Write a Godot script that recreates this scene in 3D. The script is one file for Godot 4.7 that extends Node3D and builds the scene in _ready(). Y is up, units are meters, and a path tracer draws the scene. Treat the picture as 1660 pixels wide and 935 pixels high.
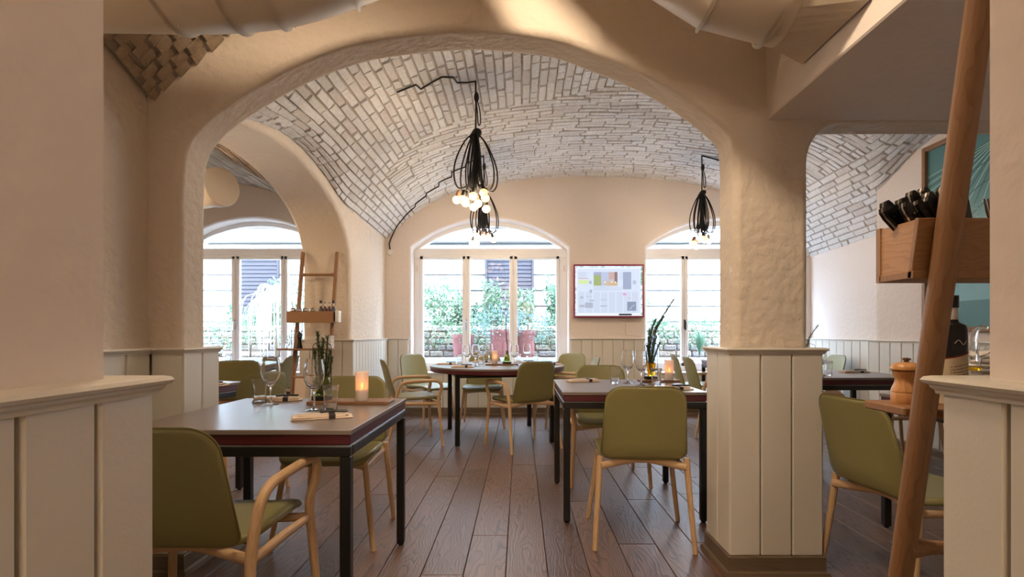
extends Node3D
# A vaulted restaurant room. x to the right, y up, the camera looks along -z; lengths in metres.

const EYE := 1.07
const FOCAL := 850.0            # in pixels of the 1660 x 935 frame
const VX := 843.0               # where the optical axis meets the frame
const VY := 540.0
const TABLE := 0.738
const RAIL := 1.005
const ARCH_D := 2.36            # front face of the arch wall
const BACK_D := 6.94            # back wall

var rng := RandomNumberGenerator.new()
var M := {}
var mesh_cache := {}

func _ready() -> void:
	rng.seed = 7
	# ---- camera, sky, sun, large lights, exposure -------------------------------------------
	var cam := Camera3D.new()
	cam.name = "camera"
	cam.projection = Camera3D.PROJECTION_FRUSTUM
	cam.near = 0.05
	cam.far = 100.0
	cam.size = 0.05 * 935.0 / FOCAL
	cam.frustum_offset = Vector2((830.0 - VX) / FOCAL, (VY - 467.5) / FOCAL) * 0.05
	cam.position = Vector3(0, EYE, 0)
	add_child(cam)
	cam.current = true
	var env := Environment.new()
	var sky := Sky.new()
	var sm := ProceduralSkyMaterial.new()
	sm.sky_top_color = Color(0.72, 0.85, 1.0)
	sm.sky_horizon_color = Color(0.90, 0.95, 1.0)
	sm.ground_bottom_color = Color(0.55, 0.56, 0.55)
	sm.ground_horizon_color = Color(0.8, 0.82, 0.82)
	sm.sky_energy_multiplier = 1.0
	sky.sky_material = sm
	env.background_mode = Environment.BG_SKY
	env.sky = sky
	env.background_energy_multiplier = 25.0
	env.tonemap_mode = Environment.TONE_MAPPER_LINEAR
	env.tonemap_exposure = 1.42
	env.sdfgi_enabled = true
	env.ssao_enabled = true
	env.ssil_enabled = true
	var we := WorldEnvironment.new()
	we.name = "world"
	we.environment = env
	add_child(we)
	var sun := DirectionalLight3D.new()
	sun.name = "sun"
	sun.light_color = Color(1.0, 0.98, 0.95)
	sun.light_energy = 2.0
	sun.light_angular_distance = 12.0
	sun.shadow_enabled = true
	sun.rotation_degrees = Vector3(-57, 14, 0)
	add_child(sun)
	make_materials()
	make_lamps()
	build_shell()
	build_vault()
	build_windows()
	build_outside()
	build_ducts()
	build_chandeliers()
	build_furniture()
	build_settings()
	build_ladders()
	build_small()

# unseen lamps placed for warm light: ceiling spots above, globe pendants behind the camera
func make_lamps() -> void:
	unseen_room_lamp(Vector3(-0.12, 2.95, -1.0), Vector3(0.6, 1.45, -2.4), 1.9, 62.0, "unseen ceiling spot placed to light the right end of the arch")
	unseen_room_lamp(Vector3(-0.9, 2.9, -1.25), Vector3(-0.95, 0.7, -2.2), 0.8, 70.0, "unseen ceiling spot placed to light the left front table")
	unseen_globe_lamp(Vector3(0.25, 1.9, 2.7), 0.9, "unseen globe pendant behind the viewer, lighting the room from the front")
	unseen_globe_lamp(Vector3(-0.3, 2.5, 2.8), 1.0, "second unseen globe pendant behind the viewer, higher up, lighting the room from the front")

func unseen_globe_lamp(p: Vector3, energy: float, label: String) -> void:  # out of view behind the camera, lights the surfaces that face it
	var t = thing("unseen_globe_lamp", label, "lamp", p, 0.0, "unseen globe pendants behind the viewer")
	var b := MB.new()
	b.tube([Vector3(0, 0.2, 0), Vector3(0, 3.5 - p.y, 0)], [0.006, 0.006], 8)
	part("cord", b, M.rubber, t)
	b = MB.new()
	b.ball(Vector3.ZERO, 0.2, 24, 16)
	var g = part("globe_bulb", b, M.lamp_glow, t)
	var l := OmniLight3D.new()
	l.name = "globe_light"
	l.light_color = Color(1.0, 0.92, 0.83)
	l.light_energy = energy
	l.light_size = 0.18
	l.omni_range = 20.0
	l.omni_attenuation = 2.0
	l.shadow_enabled = true
	g.add_child(l, true)

func unseen_room_lamp(p: Vector3, aim: Vector3, energy: float, angle: float, label: String) -> void:  # ceiling spot above the frame, out of view, placed for what it lights
	var t = thing("unseen_spotlight", label, "lamp", p, 0.0, "unseen ceiling spotlights")
	var b := MB.new()
	var dir := (aim - p).normalized()
	b.tube([Vector3.ZERO, dir * 0.09], [0.105, 0.105], 24)
	b.tube([Vector3.ZERO, Vector3(0, 0.34, 0)], [0.012, 0.012], 8)
	part("housing", b, M.black_metal, t)
	var d := MB.new()
	d.ball(dir * 0.095, 0.10, 20, 12, Vector3(1, 0.6, 1))
	part("bulb", d, M.lamp_glow, t)
	var l := SpotLight3D.new()
	l.name = "spot_beam"
	l.position = dir * 0.22
	l.light_color = Color(1.0, 0.90, 0.77)
	l.light_energy = energy
	l.spot_angle = angle
	l.spot_angle_attenuation = 0.7
	l.spot_range = 20.0
	l.spot_attenuation = 2.0
	l.light_size = 0.10
	l.shadow_enabled = true
	t.add_child(l, true)
	l.look_at_from_position(p + dir * 0.22, aim, Vector3.UP)

# ============================ helpers =========================================================
class MB:
	var v := PackedVector3Array()
	var n := PackedVector3Array()
	var u := PackedVector2Array()
	var uvs := 1.0
	func tri(a: Vector3, b: Vector3, c: Vector3, na: Vector3, nb: Vector3, nc: Vector3, ua := Vector2.ZERO, ub := Vector2.ZERO, uc := Vector2.ZERO) -> void:
		if (c - a).cross(b - a).dot(na + nb + nc) < 0.0:
			v.append(a); v.append(c); v.append(b)
			n.append(na); n.append(nc); n.append(nb)
			u.append(ua); u.append(uc); u.append(ub)
		else:
			v.append(a); v.append(b); v.append(c)
			n.append(na); n.append(nb); n.append(nc)
			u.append(ua); u.append(ub); u.append(uc)
	func flat(a: Vector3, b: Vector3, c: Vector3, hint: Vector3, ua := Vector2.ZERO, ub := Vector2.ZERO, uc := Vector2.ZERO) -> void:
		var m := (c - a).cross(b - a)
		if m.length_squared() < 1e-18:
			return
		m = m.normalized()
		if m.dot(hint) < 0.0:
			m = -m
		tri(a, b, c, m, m, m, ua, ub, uc)
	func quad(a: Vector3, b: Vector3, c: Vector3, d: Vector3, hint: Vector3, ua := Vector2.ZERO, ub := Vector2.ZERO, uc := Vector2.ZERO, ud := Vector2.ZERO) -> void:
		flat(a, b, c, hint, ua, ub, uc)
		flat(a, c, d, hint, ua, uc, ud)
	func squad(a: Vector3, b: Vector3, c: Vector3, d: Vector3, na: Vector3, nb: Vector3, nc: Vector3, nd: Vector3, ua := Vector2.ZERO, ub := Vector2.ZERO, uc := Vector2.ZERO, ud := Vector2.ZERO) -> void:
		tri(a, b, c, na, nb, nc, ua, ub, uc)
		tri(a, c, d, na, nc, nd, ua, uc, ud)
	# box with chamfered edges; the grain (u) runs along the longest side
	func box(c: Vector3, s: Vector3, ch := 0.0, bs := Basis.IDENTITY, uo := Vector2.ZERO) -> void:
		var h := s * 0.5
		ch = minf(ch, minf(h.x, minf(h.y, h.z)) * 0.9)
		var long := 0
		if s.y >= s.x and s.y >= s.z: long = 1
		elif s.z >= s.x and s.z >= s.y: long = 2
		for ax in 3:
			for sg in [-1.0, 1.0]:
				var a1 := (ax + 1) % 3
				var a2 := (ax + 2) % 3
				var q := []
				var w := []
				for k in [[-1, -1], [1, -1], [1, 1], [-1, 1]]:
					var p := Vector3.ZERO
					p[ax] = sg * h[ax]
					p[a1] = k[0] * (h[a1] - ch)
					p[a2] = k[1] * (h[a2] - ch)
					q.append(c + bs * p)
					var tu: float = p[long] if long != ax else p[a1]
					var o2 := a1 if (long == a2 or long == ax) else a2
					if long == ax: o2 = a2
					w.append(Vector2(tu, p[o2]) + uo)
				var hn := Vector3.ZERO
				hn[ax] = sg
				quad(q[0], q[1], q[2], q[3], bs * hn, w[0], w[1], w[2], w[3])
		if ch <= 0.0:
			return
		for ax in 3:
			var a1 := (ax + 1) % 3
			var a2 := (ax + 2) % 3
			for s1 in [-1.0, 1.0]:
				for s2 in [-1.0, 1.0]:
					var q := []
					for k in [[-1.0, 0], [1.0, 0], [1.0, 1], [-1.0, 1]]:
						var p := Vector3.ZERO
						p[ax] = k[0] * (h[ax] - ch)
						p[a1] = s1 * (h[a1] if k[1] == 0 else h[a1] - ch)
						p[a2] = s2 * (h[a2] if k[1] == 1 else h[a2] - ch)
						q.append(c + bs * p)
					var hn := Vector3.ZERO
					hn[a1] = s1
					hn[a2] = s2
					var l0 := -h[ax]
					quad(q[0], q[1], q[2], q[3], bs * hn, Vector2(l0, 0) + uo, Vector2(-l0, 0) + uo, Vector2(-l0, ch) + uo, Vector2(l0, ch) + uo)
		for sx in [-1.0, 1.0]:
			for sy in [-1.0, 1.0]:
				for sz in [-1.0, 1.0]:
					var a := Vector3(sx * h.x, sy * (h.y - ch), sz * (h.z - ch))
					var b := Vector3(sx * (h.x - ch), sy * h.y, sz * (h.z - ch))
					var d := Vector3(sx * (h.x - ch), sy * (h.y - ch), sz * h.z)
					flat(c + bs * a, c + bs * b, c + bs * d, bs * Vector3(sx, sy, sz))
	# round bar through points, one radius per point
	func tube(pts: Array, rad: Array, seg := 12, flatten := Vector2.ONE, caps := true) -> void:
		var cnt := pts.size()
		var t0: Vector3 = (pts[1] - pts[0]).normalized()
		var side := t0.cross(Vector3.UP)
		if side.length() < 0.2:
			side = t0.cross(Vector3.FORWARD)
		side = side.normalized()
		var rings := []
		var norms := []
		var length := 0.0
		var ls := []
		for i in cnt:
			var t: Vector3
			if i == 0: t = pts[1] - pts[0]
			elif i == cnt - 1: t = pts[i] - pts[i - 1]
			else: t = (pts[i + 1] - pts[i]).normalized() + (pts[i] - pts[i - 1]).normalized()
			t = t.normalized()
			side = (side - t * side.dot(t)).normalized()
			var up := side.cross(t)
			if i > 0: length += (pts[i] - pts[i - 1]).length()
			ls.append(length)
			var ring := PackedVector3Array()
			var nn := PackedVector3Array()
			for k in seg + 1:
				var a := TAU * k / seg
				var dirv := side * cos(a) * flatten.x + up * sin(a) * flatten.y
				ring.append(pts[i] + dirv * rad[i])
				nn.append((side * cos(a) / flatten.x + up * sin(a) / flatten.y).normalized())
			rings.append(ring)
			norms.append(nn)
		for i in cnt - 1:
			for k in seg:
				var w0: float = TAU * rad[i] * k / seg
				var w1: float = TAU * rad[i] * (k + 1) / seg
				squad(rings[i][k], rings[i][k + 1], rings[i + 1][k + 1], rings[i + 1][k], norms[i][k], norms[i][k + 1], norms[i + 1][k + 1], norms[i + 1][k],
					Vector2(ls[i], w0), Vector2(ls[i], w1), Vector2(ls[i + 1], w1), Vector2(ls[i + 1], w0))
		if caps:
			for e in [0, cnt - 1]:
				var dv: Vector3 = (pts[0] - pts[1]).normalized() if e == 0 else (pts[e] - pts[e - 1]).normalized()
				for k in seg:
					flat(pts[e], rings[e][k], rings[e][k + 1], dv, Vector2.ZERO, Vector2(rad[e], 0), Vector2(0, rad[e]))
	# turned profile: (radius, height) pairs round the y axis
	func lathe(pr: Array, seg := 24, at := Vector3.ZERO, bs := Basis.IDENTITY) -> void:
		var cnt := pr.size()
		var sn := []
		for i in cnt - 1:
			var d: Vector2 = pr[i + 1] - pr[i]
			sn.append(Vector2(d.y, -d.x).normalized())
		var n0 := []
		var n1 := []
		for i in cnt - 1:
			var a: Vector2 = sn[i]
			if i > 0 and sn[i - 1].dot(sn[i]) > 0.75: a = (sn[i - 1] + sn[i]).normalized()
			var b: Vector2 = sn[i]
			if i < cnt - 2 and sn[i + 1].dot(sn[i]) > 0.75: b = (sn[i + 1] + sn[i]).normalized()
			n0.append(a)
			n1.append(b)
		for i in cnt - 1:
			for k in seg:
				var a := TAU * k / seg
				var b := TAU * (k + 1) / seg
				var ca := Vector3(cos(a), 0, sin(a))
				var cb := Vector3(cos(b), 0, sin(b))
				var y0 := Vector3(0, pr[i].y, 0)
				var y1 := Vector3(0, pr[i + 1].y, 0)
				var p0: Vector3 = at + bs * (ca * pr[i].x + y0)
				var p1: Vector3 = at + bs * (cb * pr[i].x + y0)
				var p2: Vector3 = at + bs * (cb * pr[i + 1].x + y1)
				var p3: Vector3 = at + bs * (ca * pr[i + 1].x + y1)
				var m0: Vector3 = bs * (ca * n0[i].x + Vector3(0, n0[i].y, 0))
				var m1: Vector3 = bs * (cb * n0[i].x + Vector3(0, n0[i].y, 0))
				var m2: Vector3 = bs * (cb * n1[i].x + Vector3(0, n1[i].y, 0))
				var m3: Vector3 = bs * (ca * n1[i].x + Vector3(0, n1[i].y, 0))
				var ua := Vector2(pr[i].y, a * 0.05)
				var ub := Vector2(pr[i].y, b * 0.05)
				var uc := Vector2(pr[i + 1].y, b * 0.05)
				var ud := Vector2(pr[i + 1].y, a * 0.05)
				if pr[i].x > 1e-6:
					tri(p0, p1, p2, m0, m1, m2, ua, ub, uc)
				if pr[i + 1].x > 1e-6:
					tri(p0, p2, p3, m0, m2, m3, ua, uc, ud)
	func ball(c: Vector3, r: float, seg := 12, rows := 8, squash := Vector3.ONE) -> void:
		for j in rows:
			for k in seg:
				var q := []
				for e in [[0, 0], [1, 0], [1, 1], [0, 1]]:
					var th: float = TAU * (k + e[0]) / seg
					var ph: float = PI * (j + e[1]) / rows
					q.append(Vector3(sin(ph) * cos(th), cos(ph), sin(ph) * sin(th)))
				tri(c + q[0] * r * squash, c + q[1] * r * squash, c + q[2] * r * squash, q[0], q[1], q[2])
				tri(c + q[0] * r * squash, c + q[2] * r * squash, c + q[3] * r * squash, q[0], q[2], q[3])
	# flat polygon in x-y pushed along z, edges slightly chamfered
	func prism(poly: PackedVector2Array, z0: float, z1: float, xf := Transform3D.IDENTITY) -> void:
		var idx := Geometry2D.triangulate_polygon(poly)
		for i in range(0, idx.size(), 3):
			for z in [z0, z1]:
				var hn := Vector3(0, 0, -1.0 if z == minf(z0, z1) else 1.0)
				flat(xf * Vector3(poly[idx[i]].x, poly[idx[i]].y, z), xf * Vector3(poly[idx[i + 1]].x, poly[idx[i + 1]].y, z), xf * Vector3(poly[idx[i + 2]].x, poly[idx[i + 2]].y, z), xf.basis * hn, poly[idx[i]], poly[idx[i + 1]], poly[idx[i + 2]])
		var area := 0.0
		for i in poly.size():
			var a := poly[i]
			var b := poly[(i + 1) % poly.size()]
			area += a.x * b.y - a.y * b.x
		for i in poly.size():
			var a := poly[i]
			var b := poly[(i + 1) % poly.size()]
			var o := Vector2(b.y - a.y, a.x - b.x) * signf(area)
			quad(xf * Vector3(a.x, a.y, z0), xf * Vector3(b.x, b.y, z0), xf * Vector3(b.x, b.y, z1), xf * Vector3(a.x, a.y, z1), xf.basis * Vector3(o.x, o.y, 0), Vector2(z0, a.x), Vector2(z0, b.x), Vector2(z1, b.x), Vector2(z1, a.x))
	func arrays() -> Array:
		for i in n.size():
			if not n[i].is_finite() or n[i].length_squared() < 0.5:
				n[i] = Vector3.UP
		var arr := []
		arr.resize(Mesh.ARRAY_MAX)
		arr[Mesh.ARRAY_VERTEX] = v
		arr[Mesh.ARRAY_NORMAL] = n
		arr[Mesh.ARRAY_TEX_UV] = u
		return arr
	func mesh() -> ArrayMesh:
		var m := ArrayMesh.new()
		m.add_surface_from_arrays(Mesh.PRIMITIVE_TRIANGLES, arrays())
		return m

var used_names := {}

func numbered(called: String) -> String:
	if not used_names.has(called):
		used_names[called] = 0
		return called
	used_names[called] += 1
	return "%s_%03d" % [called, used_names[called]]

func tag(o: Node, label: String, category := "", group := "", kind := "") -> void:
	if label: o.set_meta("label", label)
	if category: o.set_meta("category", category)
	if group: o.set_meta("group", group)
	if kind: o.set_meta("kind", kind)

func thing(called: String, label: String, category: String, at := Vector3.ZERO, turn := 0.0, group := "") -> Node3D:
	var o := Node3D.new()
	o.name = numbered(called)
	o.position = at
	o.rotation.y = turn
	add_child(o, true)
	tag(o, label, category, group)
	return o

const ORDINALS := ["first", "second", "third", "fourth", "fifth", "sixth", "seventh", "eighth", "ninth", "tenth", "eleventh", "twelfth", "thirteenth", "fourteenth"]

func part(called: String, b, m: Material, parent: Node) -> MeshInstance3D:
	var o := MeshInstance3D.new()
	var nm := called
	var k := 0
	while parent.has_node(nm):
		k += 1
		nm = "%s_%03d" % [called, k]
	o.name = nm
	o.mesh = b.mesh() if b is MB else b
	o.material_override = m
	parent.add_child(o, true)
	return o

func single(called: String, b, m: Material, label: String, category: String, at := Vector3.ZERO, turn := 0.0, group := "") -> MeshInstance3D:
	var o := MeshInstance3D.new()
	o.name = numbered(called)
	o.mesh = b.mesh() if b is MB else b
	o.material_override = m
	o.position = at
	o.rotation.y = turn
	add_child(o, true)
	tag(o, label, category, group)
	return o

func struct_node(called: String, label: String, category: String) -> Node3D:
	var o := Node3D.new()
	o.name = called
	add_child(o, true)
	tag(o, label, category, "", "structure")
	return o

func struct_mesh(called: String, b, m: Material, label: String, category: String) -> MeshInstance3D:
	var o := MeshInstance3D.new()
	o.name = called
	o.mesh = b.mesh() if b is MB else b
	o.material_override = m
	add_child(o, true)
	tag(o, label, category, "", "structure")
	return o

func copy_of(src: Node3D, label: String, at: Vector3, turn: float, group := "") -> Node3D:
	var r: Node3D = src.duplicate()
	var stem := str(src.name)
	var re := RegEx.create_from_string("_\\d{3}$")
	r.name = numbered(re.sub(stem, ""))
	add_child(r, true)
	r.position = at
	r.rotation.y = turn
	r.set_meta("label", label)
	if group: r.set_meta("group", group)
	return r

func smooth(pts: Array, per := 6) -> Array:      # Catmull-Rom through the points
	var out := []
	for i in pts.size() - 1:
		var p0 = pts[maxi(i - 1, 0)]
		var p1 = pts[i]
		var p2 = pts[i + 1]
		var p3 = pts[mini(i + 2, pts.size() - 1)]
		for k in per:
			var t := float(k) / per
			out.append(0.5 * ((2.0 * p1) + (p2 - p0) * t + (2.0 * p0 - 5.0 * p1 + 4.0 * p2 - p3) * t * t + (3.0 * p1 - p0 - 3.0 * p2 + p3) * t * t * t))
	out.append(pts[-1])
	return out

func radii(a: float, b: float, cnt: int) -> Array:
	var r := []
	for i in cnt:
		r.append(lerpf(a, b, float(i) / maxf(1.0, cnt - 1)))
	return r

func at(x: float, h: float, d: float) -> Vector3:
	return Vector3(x, h, -d)

func rect_poly(x0: float, y0: float, x1: float, y1: float) -> PackedVector2Array:
	return PackedVector2Array([Vector2(x0, y0), Vector2(x1, y0), Vector2(x1, y1), Vector2(x0, y1)])

func round_rect(w: float, h: float, r: float, seg := 6) -> PackedVector2Array:
	var p := PackedVector2Array()
	for c in [[1, 1, 0], [-1, 1, 1], [-1, -1, 2], [1, -1, 3]]:
		for k in seg + 1:
			var a: float = PI / 2 * (c[2] + float(k) / seg)
			p.append(Vector2(c[0] * (w / 2 - r) + cos(a) * r, c[1] * (h / 2 - r) + sin(a) * r))
	return p

# ============================ materials ======================================================
func noise_tex(size: int, freq: float, oct: int, seed_: int, lo := 0.0, hi := 1.0) -> ImageTexture:
	var fn := FastNoiseLite.new()
	fn.seed = seed_
	fn.noise_type = FastNoiseLite.TYPE_SIMPLEX_SMOOTH
	fn.frequency = freq
	fn.fractal_octaves = oct
	var im := fn.get_seamless_image(size, size)
	if lo != 0.0 or hi != 1.0:
		im.convert(Image.FORMAT_L8)
		var d := im.get_data()
		for i in d.size():
			d[i] = int(255.0 * lerpf(lo, hi, d[i] / 255.0))
		im = Image.create_from_data(size, size, false, Image.FORMAT_L8, d)
	im.convert(Image.FORMAT_RGB8)
	return ImageTexture.create_from_image(im)

# planed timber: long flame-shaped grain along u, fine pores on top
func wood_tex(w: int, h: int, c0: Color, c1: Color, c2: Color, rings: float, warp: float, seed_: int) -> Array:
	var a := FastNoiseLite.new()
	a.seed = seed_
	a.frequency = 1.0
	a.fractal_octaves = 3
	var data := PackedByteArray()
	var bump := PackedByteArray()
	data.resize(w * h * 3)
	bump.resize(w * h)
	for y in h:
		var fy := float(y) / h
		for x in w:
			var fx := float(x) / w
			# blend across the left and right ends so that the picture repeats
			var e := clampf((fx - 0.9) * 10.0, 0.0, 1.0)
			var g1 := a.get_noise_2d(fx * 2.2, fy * 3.0)
			var p1 := a.get_noise_2d(fx * 16.0 + 31.0, fy * 130.0)
			if e > 0.0:
				g1 = lerpf(g1, a.get_noise_2d((fx - 1.0) * 2.2, fy * 3.0), e)
				p1 = lerpf(p1, a.get_noise_2d((fx - 1.0) * 16.0 + 31.0, fy * 130.0), e)
			var ring := fposmod((fy + g1 * warp) * rings, 1.0)
			var line := pow(ring, 3.0)
			var pore := clampf(p1 * 1.6, -1.0, 1.0)
			var c := c0.lerp(c1, clampf(line * 0.8 + 0.25 * pore + 0.1, 0.0, 1.0)).lerp(c2, clampf(pore * 0.5 + 0.1, 0.0, 0.6))
			var o := (y * w + x) * 3
			data[o] = int(clampf(c.r, 0, 1) * 255)
			data[o + 1] = int(clampf(c.g, 0, 1) * 255)
			data[o + 2] = int(clampf(c.b, 0, 1) * 255)
			bump[y * w + x] = int(clampf(0.75 - 0.4 * line - 0.25 * pore, 0, 1) * 255)
	return [ImageTexture.create_from_image(Image.create_from_data(w, h, false, Image.FORMAT_RGB8, data)), ImageTexture.create_from_image(Image.create_from_data(w, h, false, Image.FORMAT_L8, bump))]

func mat(called: String, c: Color, rough := 0.6, metal := 0.0) -> StandardMaterial3D:
	var m := StandardMaterial3D.new()
	m.resource_name = called
	m.albedo_color = c
	m.roughness = rough
	m.metallic = metal
	M[called] = m
	return m

func relief(m: StandardMaterial3D, tex: Texture2D, scale_cm: float, per_m: float, world := true) -> void:
	m.heightmap_enabled = true
	m.heightmap_texture = tex
	m.heightmap_scale = scale_cm
	m.uv1_triplanar = true
	m.uv1_world_triplanar = world
	m.uv1_scale = Vector3.ONE * per_m

func textured(m: StandardMaterial3D, pair: Array, scale_: Vector3, bump_cm := 0.05, offset := Vector3.ZERO) -> void:
	m.albedo_texture = pair[0]
	m.heightmap_enabled = bump_cm > 0.0
	if bump_cm > 0.0:
		m.heightmap_texture = pair[1]
		m.heightmap_scale = bump_cm
	m.uv1_scale = scale_
	m.uv1_offset = offset

func glow(m: StandardMaterial3D, c: Color, e: float) -> void:
	m.emission_enabled = true
	m.emission = c
	m.emission_energy_multiplier = e

func make_materials() -> void:
	var lumps := noise_tex(512, 0.012, 4, 3)
	var fine := noise_tex(512, 0.05, 3, 5)
	var tone := noise_tex(256, 0.02, 3, 9, 0.86, 1.0)
	# plaster and paint
	var m = mat("plaster", Color(0.86, 0.805, 0.74), 0.85)
	relief(m, lumps, 0.55, 2.2)
	m = mat("plaster_smooth", Color(0.88, 0.835, 0.80), 0.8)
	relief(m, lumps, 0.22, 2.0)
	m = mat("panel_paint", Color(0.84, 0.82, 0.775), 0.42)
	relief(m, fine, 0.02, 3.0)
	mat("mortar", Color(0.66, 0.61, 0.57), 0.95)
	var bricks := [Color(0.93, 0.925, 0.925), Color(0.895, 0.885, 0.88), Color(0.95, 0.945, 0.945), Color(0.87, 0.85, 0.84)]
	for i in 4:
		m = mat("brick_paint_%d" % i, bricks[i], 0.8)
		m.albedo_texture = tone
		relief(m, fine, 0.5, 5.0)
	m = mat("brick_bare", Color(0.78, 0.70, 0.61), 0.9)
	m.albedo_texture = tone
	relief(m, fine, 0.6, 5.0)
	# timber
	var plank := wood_tex(1024, 512, Color(0.47, 0.36, 0.295), Color(0.235, 0.165, 0.13), Color(0.54, 0.44, 0.38), 26.0, 0.16, 21)
	for i in 6:
		m = mat("floor_%d" % i, [Color(1, 1, 1), Color(0.9, 0.88, 0.87), Color(1.0, 0.97, 0.94), Color(0.84, 0.82, 0.82), Color(0.95, 0.93, 0.92), Color(1.0, 1.0, 1.0)][i], 0.42)
		textured(m, plank, Vector3(0.5, 1.6, 1), 0.10, Vector3(0.17 * i, 0.37 * i, 0))
		m.roughness = 0.40
	var oak := wood_tex(512, 512, Color(0.85, 0.69, 0.52), Color(0.74, 0.57, 0.40), Color(0.89, 0.75, 0.59), 14.0, 0.10, 33)
	m = mat("ash", Color(0.95, 0.975, 1.0), 0.45)
	textured(m, oak, Vector3(2.0, 6.0, 1), 0.02)
	m = mat("oak", Color(0.68, 0.62, 0.57), 0.5)
	textured(m, oak, Vector3(2.5, 5.0, 1), 0.03)
	m = mat("oak_pale", Color(0.86, 0.81, 0.76), 0.5)
	textured(m, oak, Vector3(2.5, 5.0, 1), 0.03)
	m = mat("oak_box", Color(0.72, 0.66, 0.60), 0.5)
	textured(m, oak, Vector3(4.0, 6.0, 1), 0.03, Vector3(0.3, 0.2, 0))
	m = mat("mill_wood", Color(0.95, 0.86, 0.74), 0.35)
	textured(m, oak, Vector3(6.0, 3.0, 1), 0.0)
	m = mat("board_wood", Color(0.62, 0.56, 0.52), 0.5)
	textured(m, oak, Vector3(3.0, 6.0, 1), 0.02)
	m = mat("skirting", Color(0.52, 0.55, 0.59), 0.55)
	textured(m, oak, Vector3(1.0, 5.0, 1), 0.03)
	# leather
	m = mat("leather", Color(0.54, 0.515, 0.33), 0.42)
	relief(m, fine, 0.05, 9.0, false)
	m = mat("leather_dark", Color(0.44, 0.44, 0.23), 0.42)
	relief(m, fine, 0.05, 9.0, false)
	mat("piping", Color(0.50, 0.475, 0.29), 0.5)
	# tables
	m = mat("laminate", Color(0.49, 0.445, 0.42), 0.30)
	m = mat("laminate_edge", Color(0.50, 0.44, 0.40), 0.5)
	mat("maroon", Color(0.31, 0.06, 0.10), 0.4)
	mat("black_metal", Color(0.055, 0.05, 0.05), 0.38)
	mat("edge_metal", Color(0.72, 0.72, 0.74), 0.25, 0.9)
	# tableware
	m = mat("glass", Color(1, 1, 1, 0.02), 0.0)
	m.refraction_enabled = true
	m.refraction_scale = 0.045
	m.transparency = BaseMaterial3D.TRANSPARENCY_ALPHA
	m = mat("glass_amber", Color(1.0, 0.84, 0.20, 0.05), 0.02)
	m.refraction_enabled = true
	m.refraction_scale = 0.045
	m.transparency = BaseMaterial3D.TRANSPARENCY_ALPHA
	m = mat("glass_smoke", Color(0.72, 0.76, 0.45, 0.03), 0.02)
	m.refraction_enabled = true
	m.refraction_scale = 0.045
	m.transparency = BaseMaterial3D.TRANSPARENCY_ALPHA
	m = mat("pane", Color(1, 1, 1, 0.03), 0.0)
	m.transparency = BaseMaterial3D.TRANSPARENCY_ALPHA
	m = mat("frosted", Color(0.96, 0.92, 0.90, 0.55), 0.5)
	m.transparency = BaseMaterial3D.TRANSPARENCY_ALPHA
	m = mat("wax", Color(0.95, 0.90, 0.84), 0.6)
	m = mat("flame", Color(1, 0.8, 0.4), 0.5)
	glow(m, Color(1.0, 0.66, 0.28), 5.0)
	mat("napkin", Color(0.86, 0.785, 0.715), 0.9)
	mat("napkin_white", Color(0.90, 0.87, 0.84), 0.9)
	mat("band", Color(0.20, 0.17, 0.18), 0.7)
	mat("black_plastic", Color(0.028, 0.026, 0.028), 0.28)
	mat("steel", Color(0.80, 0.80, 0.81), 0.18, 1.0)
	mat("bronze", Color(0.55, 0.42, 0.34), 0.25, 1.0)
	mat("rubber", Color(0.03, 0.03, 0.032), 0.55)
	m = mat("bulb_glass", Color(1, 0.93, 0.82, 0.8), 0.02)
	m.transparency = BaseMaterial3D.TRANSPARENCY_ALPHA
	glow(m, Color(1.0, 0.76, 0.47), 1.2)
	m = mat("filament", Color(1, 0.8, 0.5), 0.5)
	glow(m, Color(1.0, 0.80, 0.52), 10.0)
	m = mat("lamp_glow", Color(1, 0.9, 0.75), 0.3)
	glow(m, Color(1.0, 0.82, 0.6), 4.0)
	mat("socket", Color(0.35, 0.22, 0.13), 0.5)
	# ducts and window frames
	m = mat("duct_paint", Color(0.80, 0.74, 0.66), 0.45)
	mat("frame_white", Color(0.94, 0.94, 0.945), 0.4)
	mat("white_plastic", Color(0.88, 0.87, 0.85), 0.4)
	mat("chrome", Color(0.75, 0.76, 0.78), 0.25, 0.9)
	# outside
	m = mat("stucco", Color(0.66, 0.67, 0.68), 0.9)
	relief(m, fine, 0.8, 2.0)
	mat("shutter", Color(0.165, 0.165, 0.20), 0.8)
	mat("shutter_bar", Color(0.14, 0.14, 0.17), 0.8)
	m = mat("concrete", Color(0.62, 0.64, 0.64), 0.9)
	relief(m, lumps, 0.5, 2.0)
	mat("soil", Color(0.30, 0.25, 0.20), 0.95)
	for i in 3:
		m = mat("stone_%d" % i, [Color(0.52, 0.49, 0.45), Color(0.45, 0.43, 0.42), Color(0.56, 0.51, 0.47)][i], 0.95)
		relief(m, lumps, 1.5, 4.0)
	m = mat("terracotta", Color(0.47, 0.265, 0.25), 0.8)
	relief(m, lumps, 0.3, 3.0)
	var greens := {"leaf_mid": Color(0.26, 0.38, 0.29), "leaf_light": Color(0.32, 0.43, 0.33), "leaf_blue": Color(0.32, 0.42, 0.40), "leaf_white": Color(0.86, 0.90, 0.82), "leaf_dark": Color(0.20, 0.31, 0.24)}
	for k in greens:
		m = mat(k, greens[k], 0.5)
		m.backlight_enabled = true
		m.backlight = greens[k] * 0.8
	m = mat("rosemary", Color(0.33, 0.40, 0.25), 0.6)
	m = mat("rosemary_stem", Color(0.30, 0.24, 0.15), 0.7)
	mat("bark", Color(0.40, 0.33, 0.25), 0.9)

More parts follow.
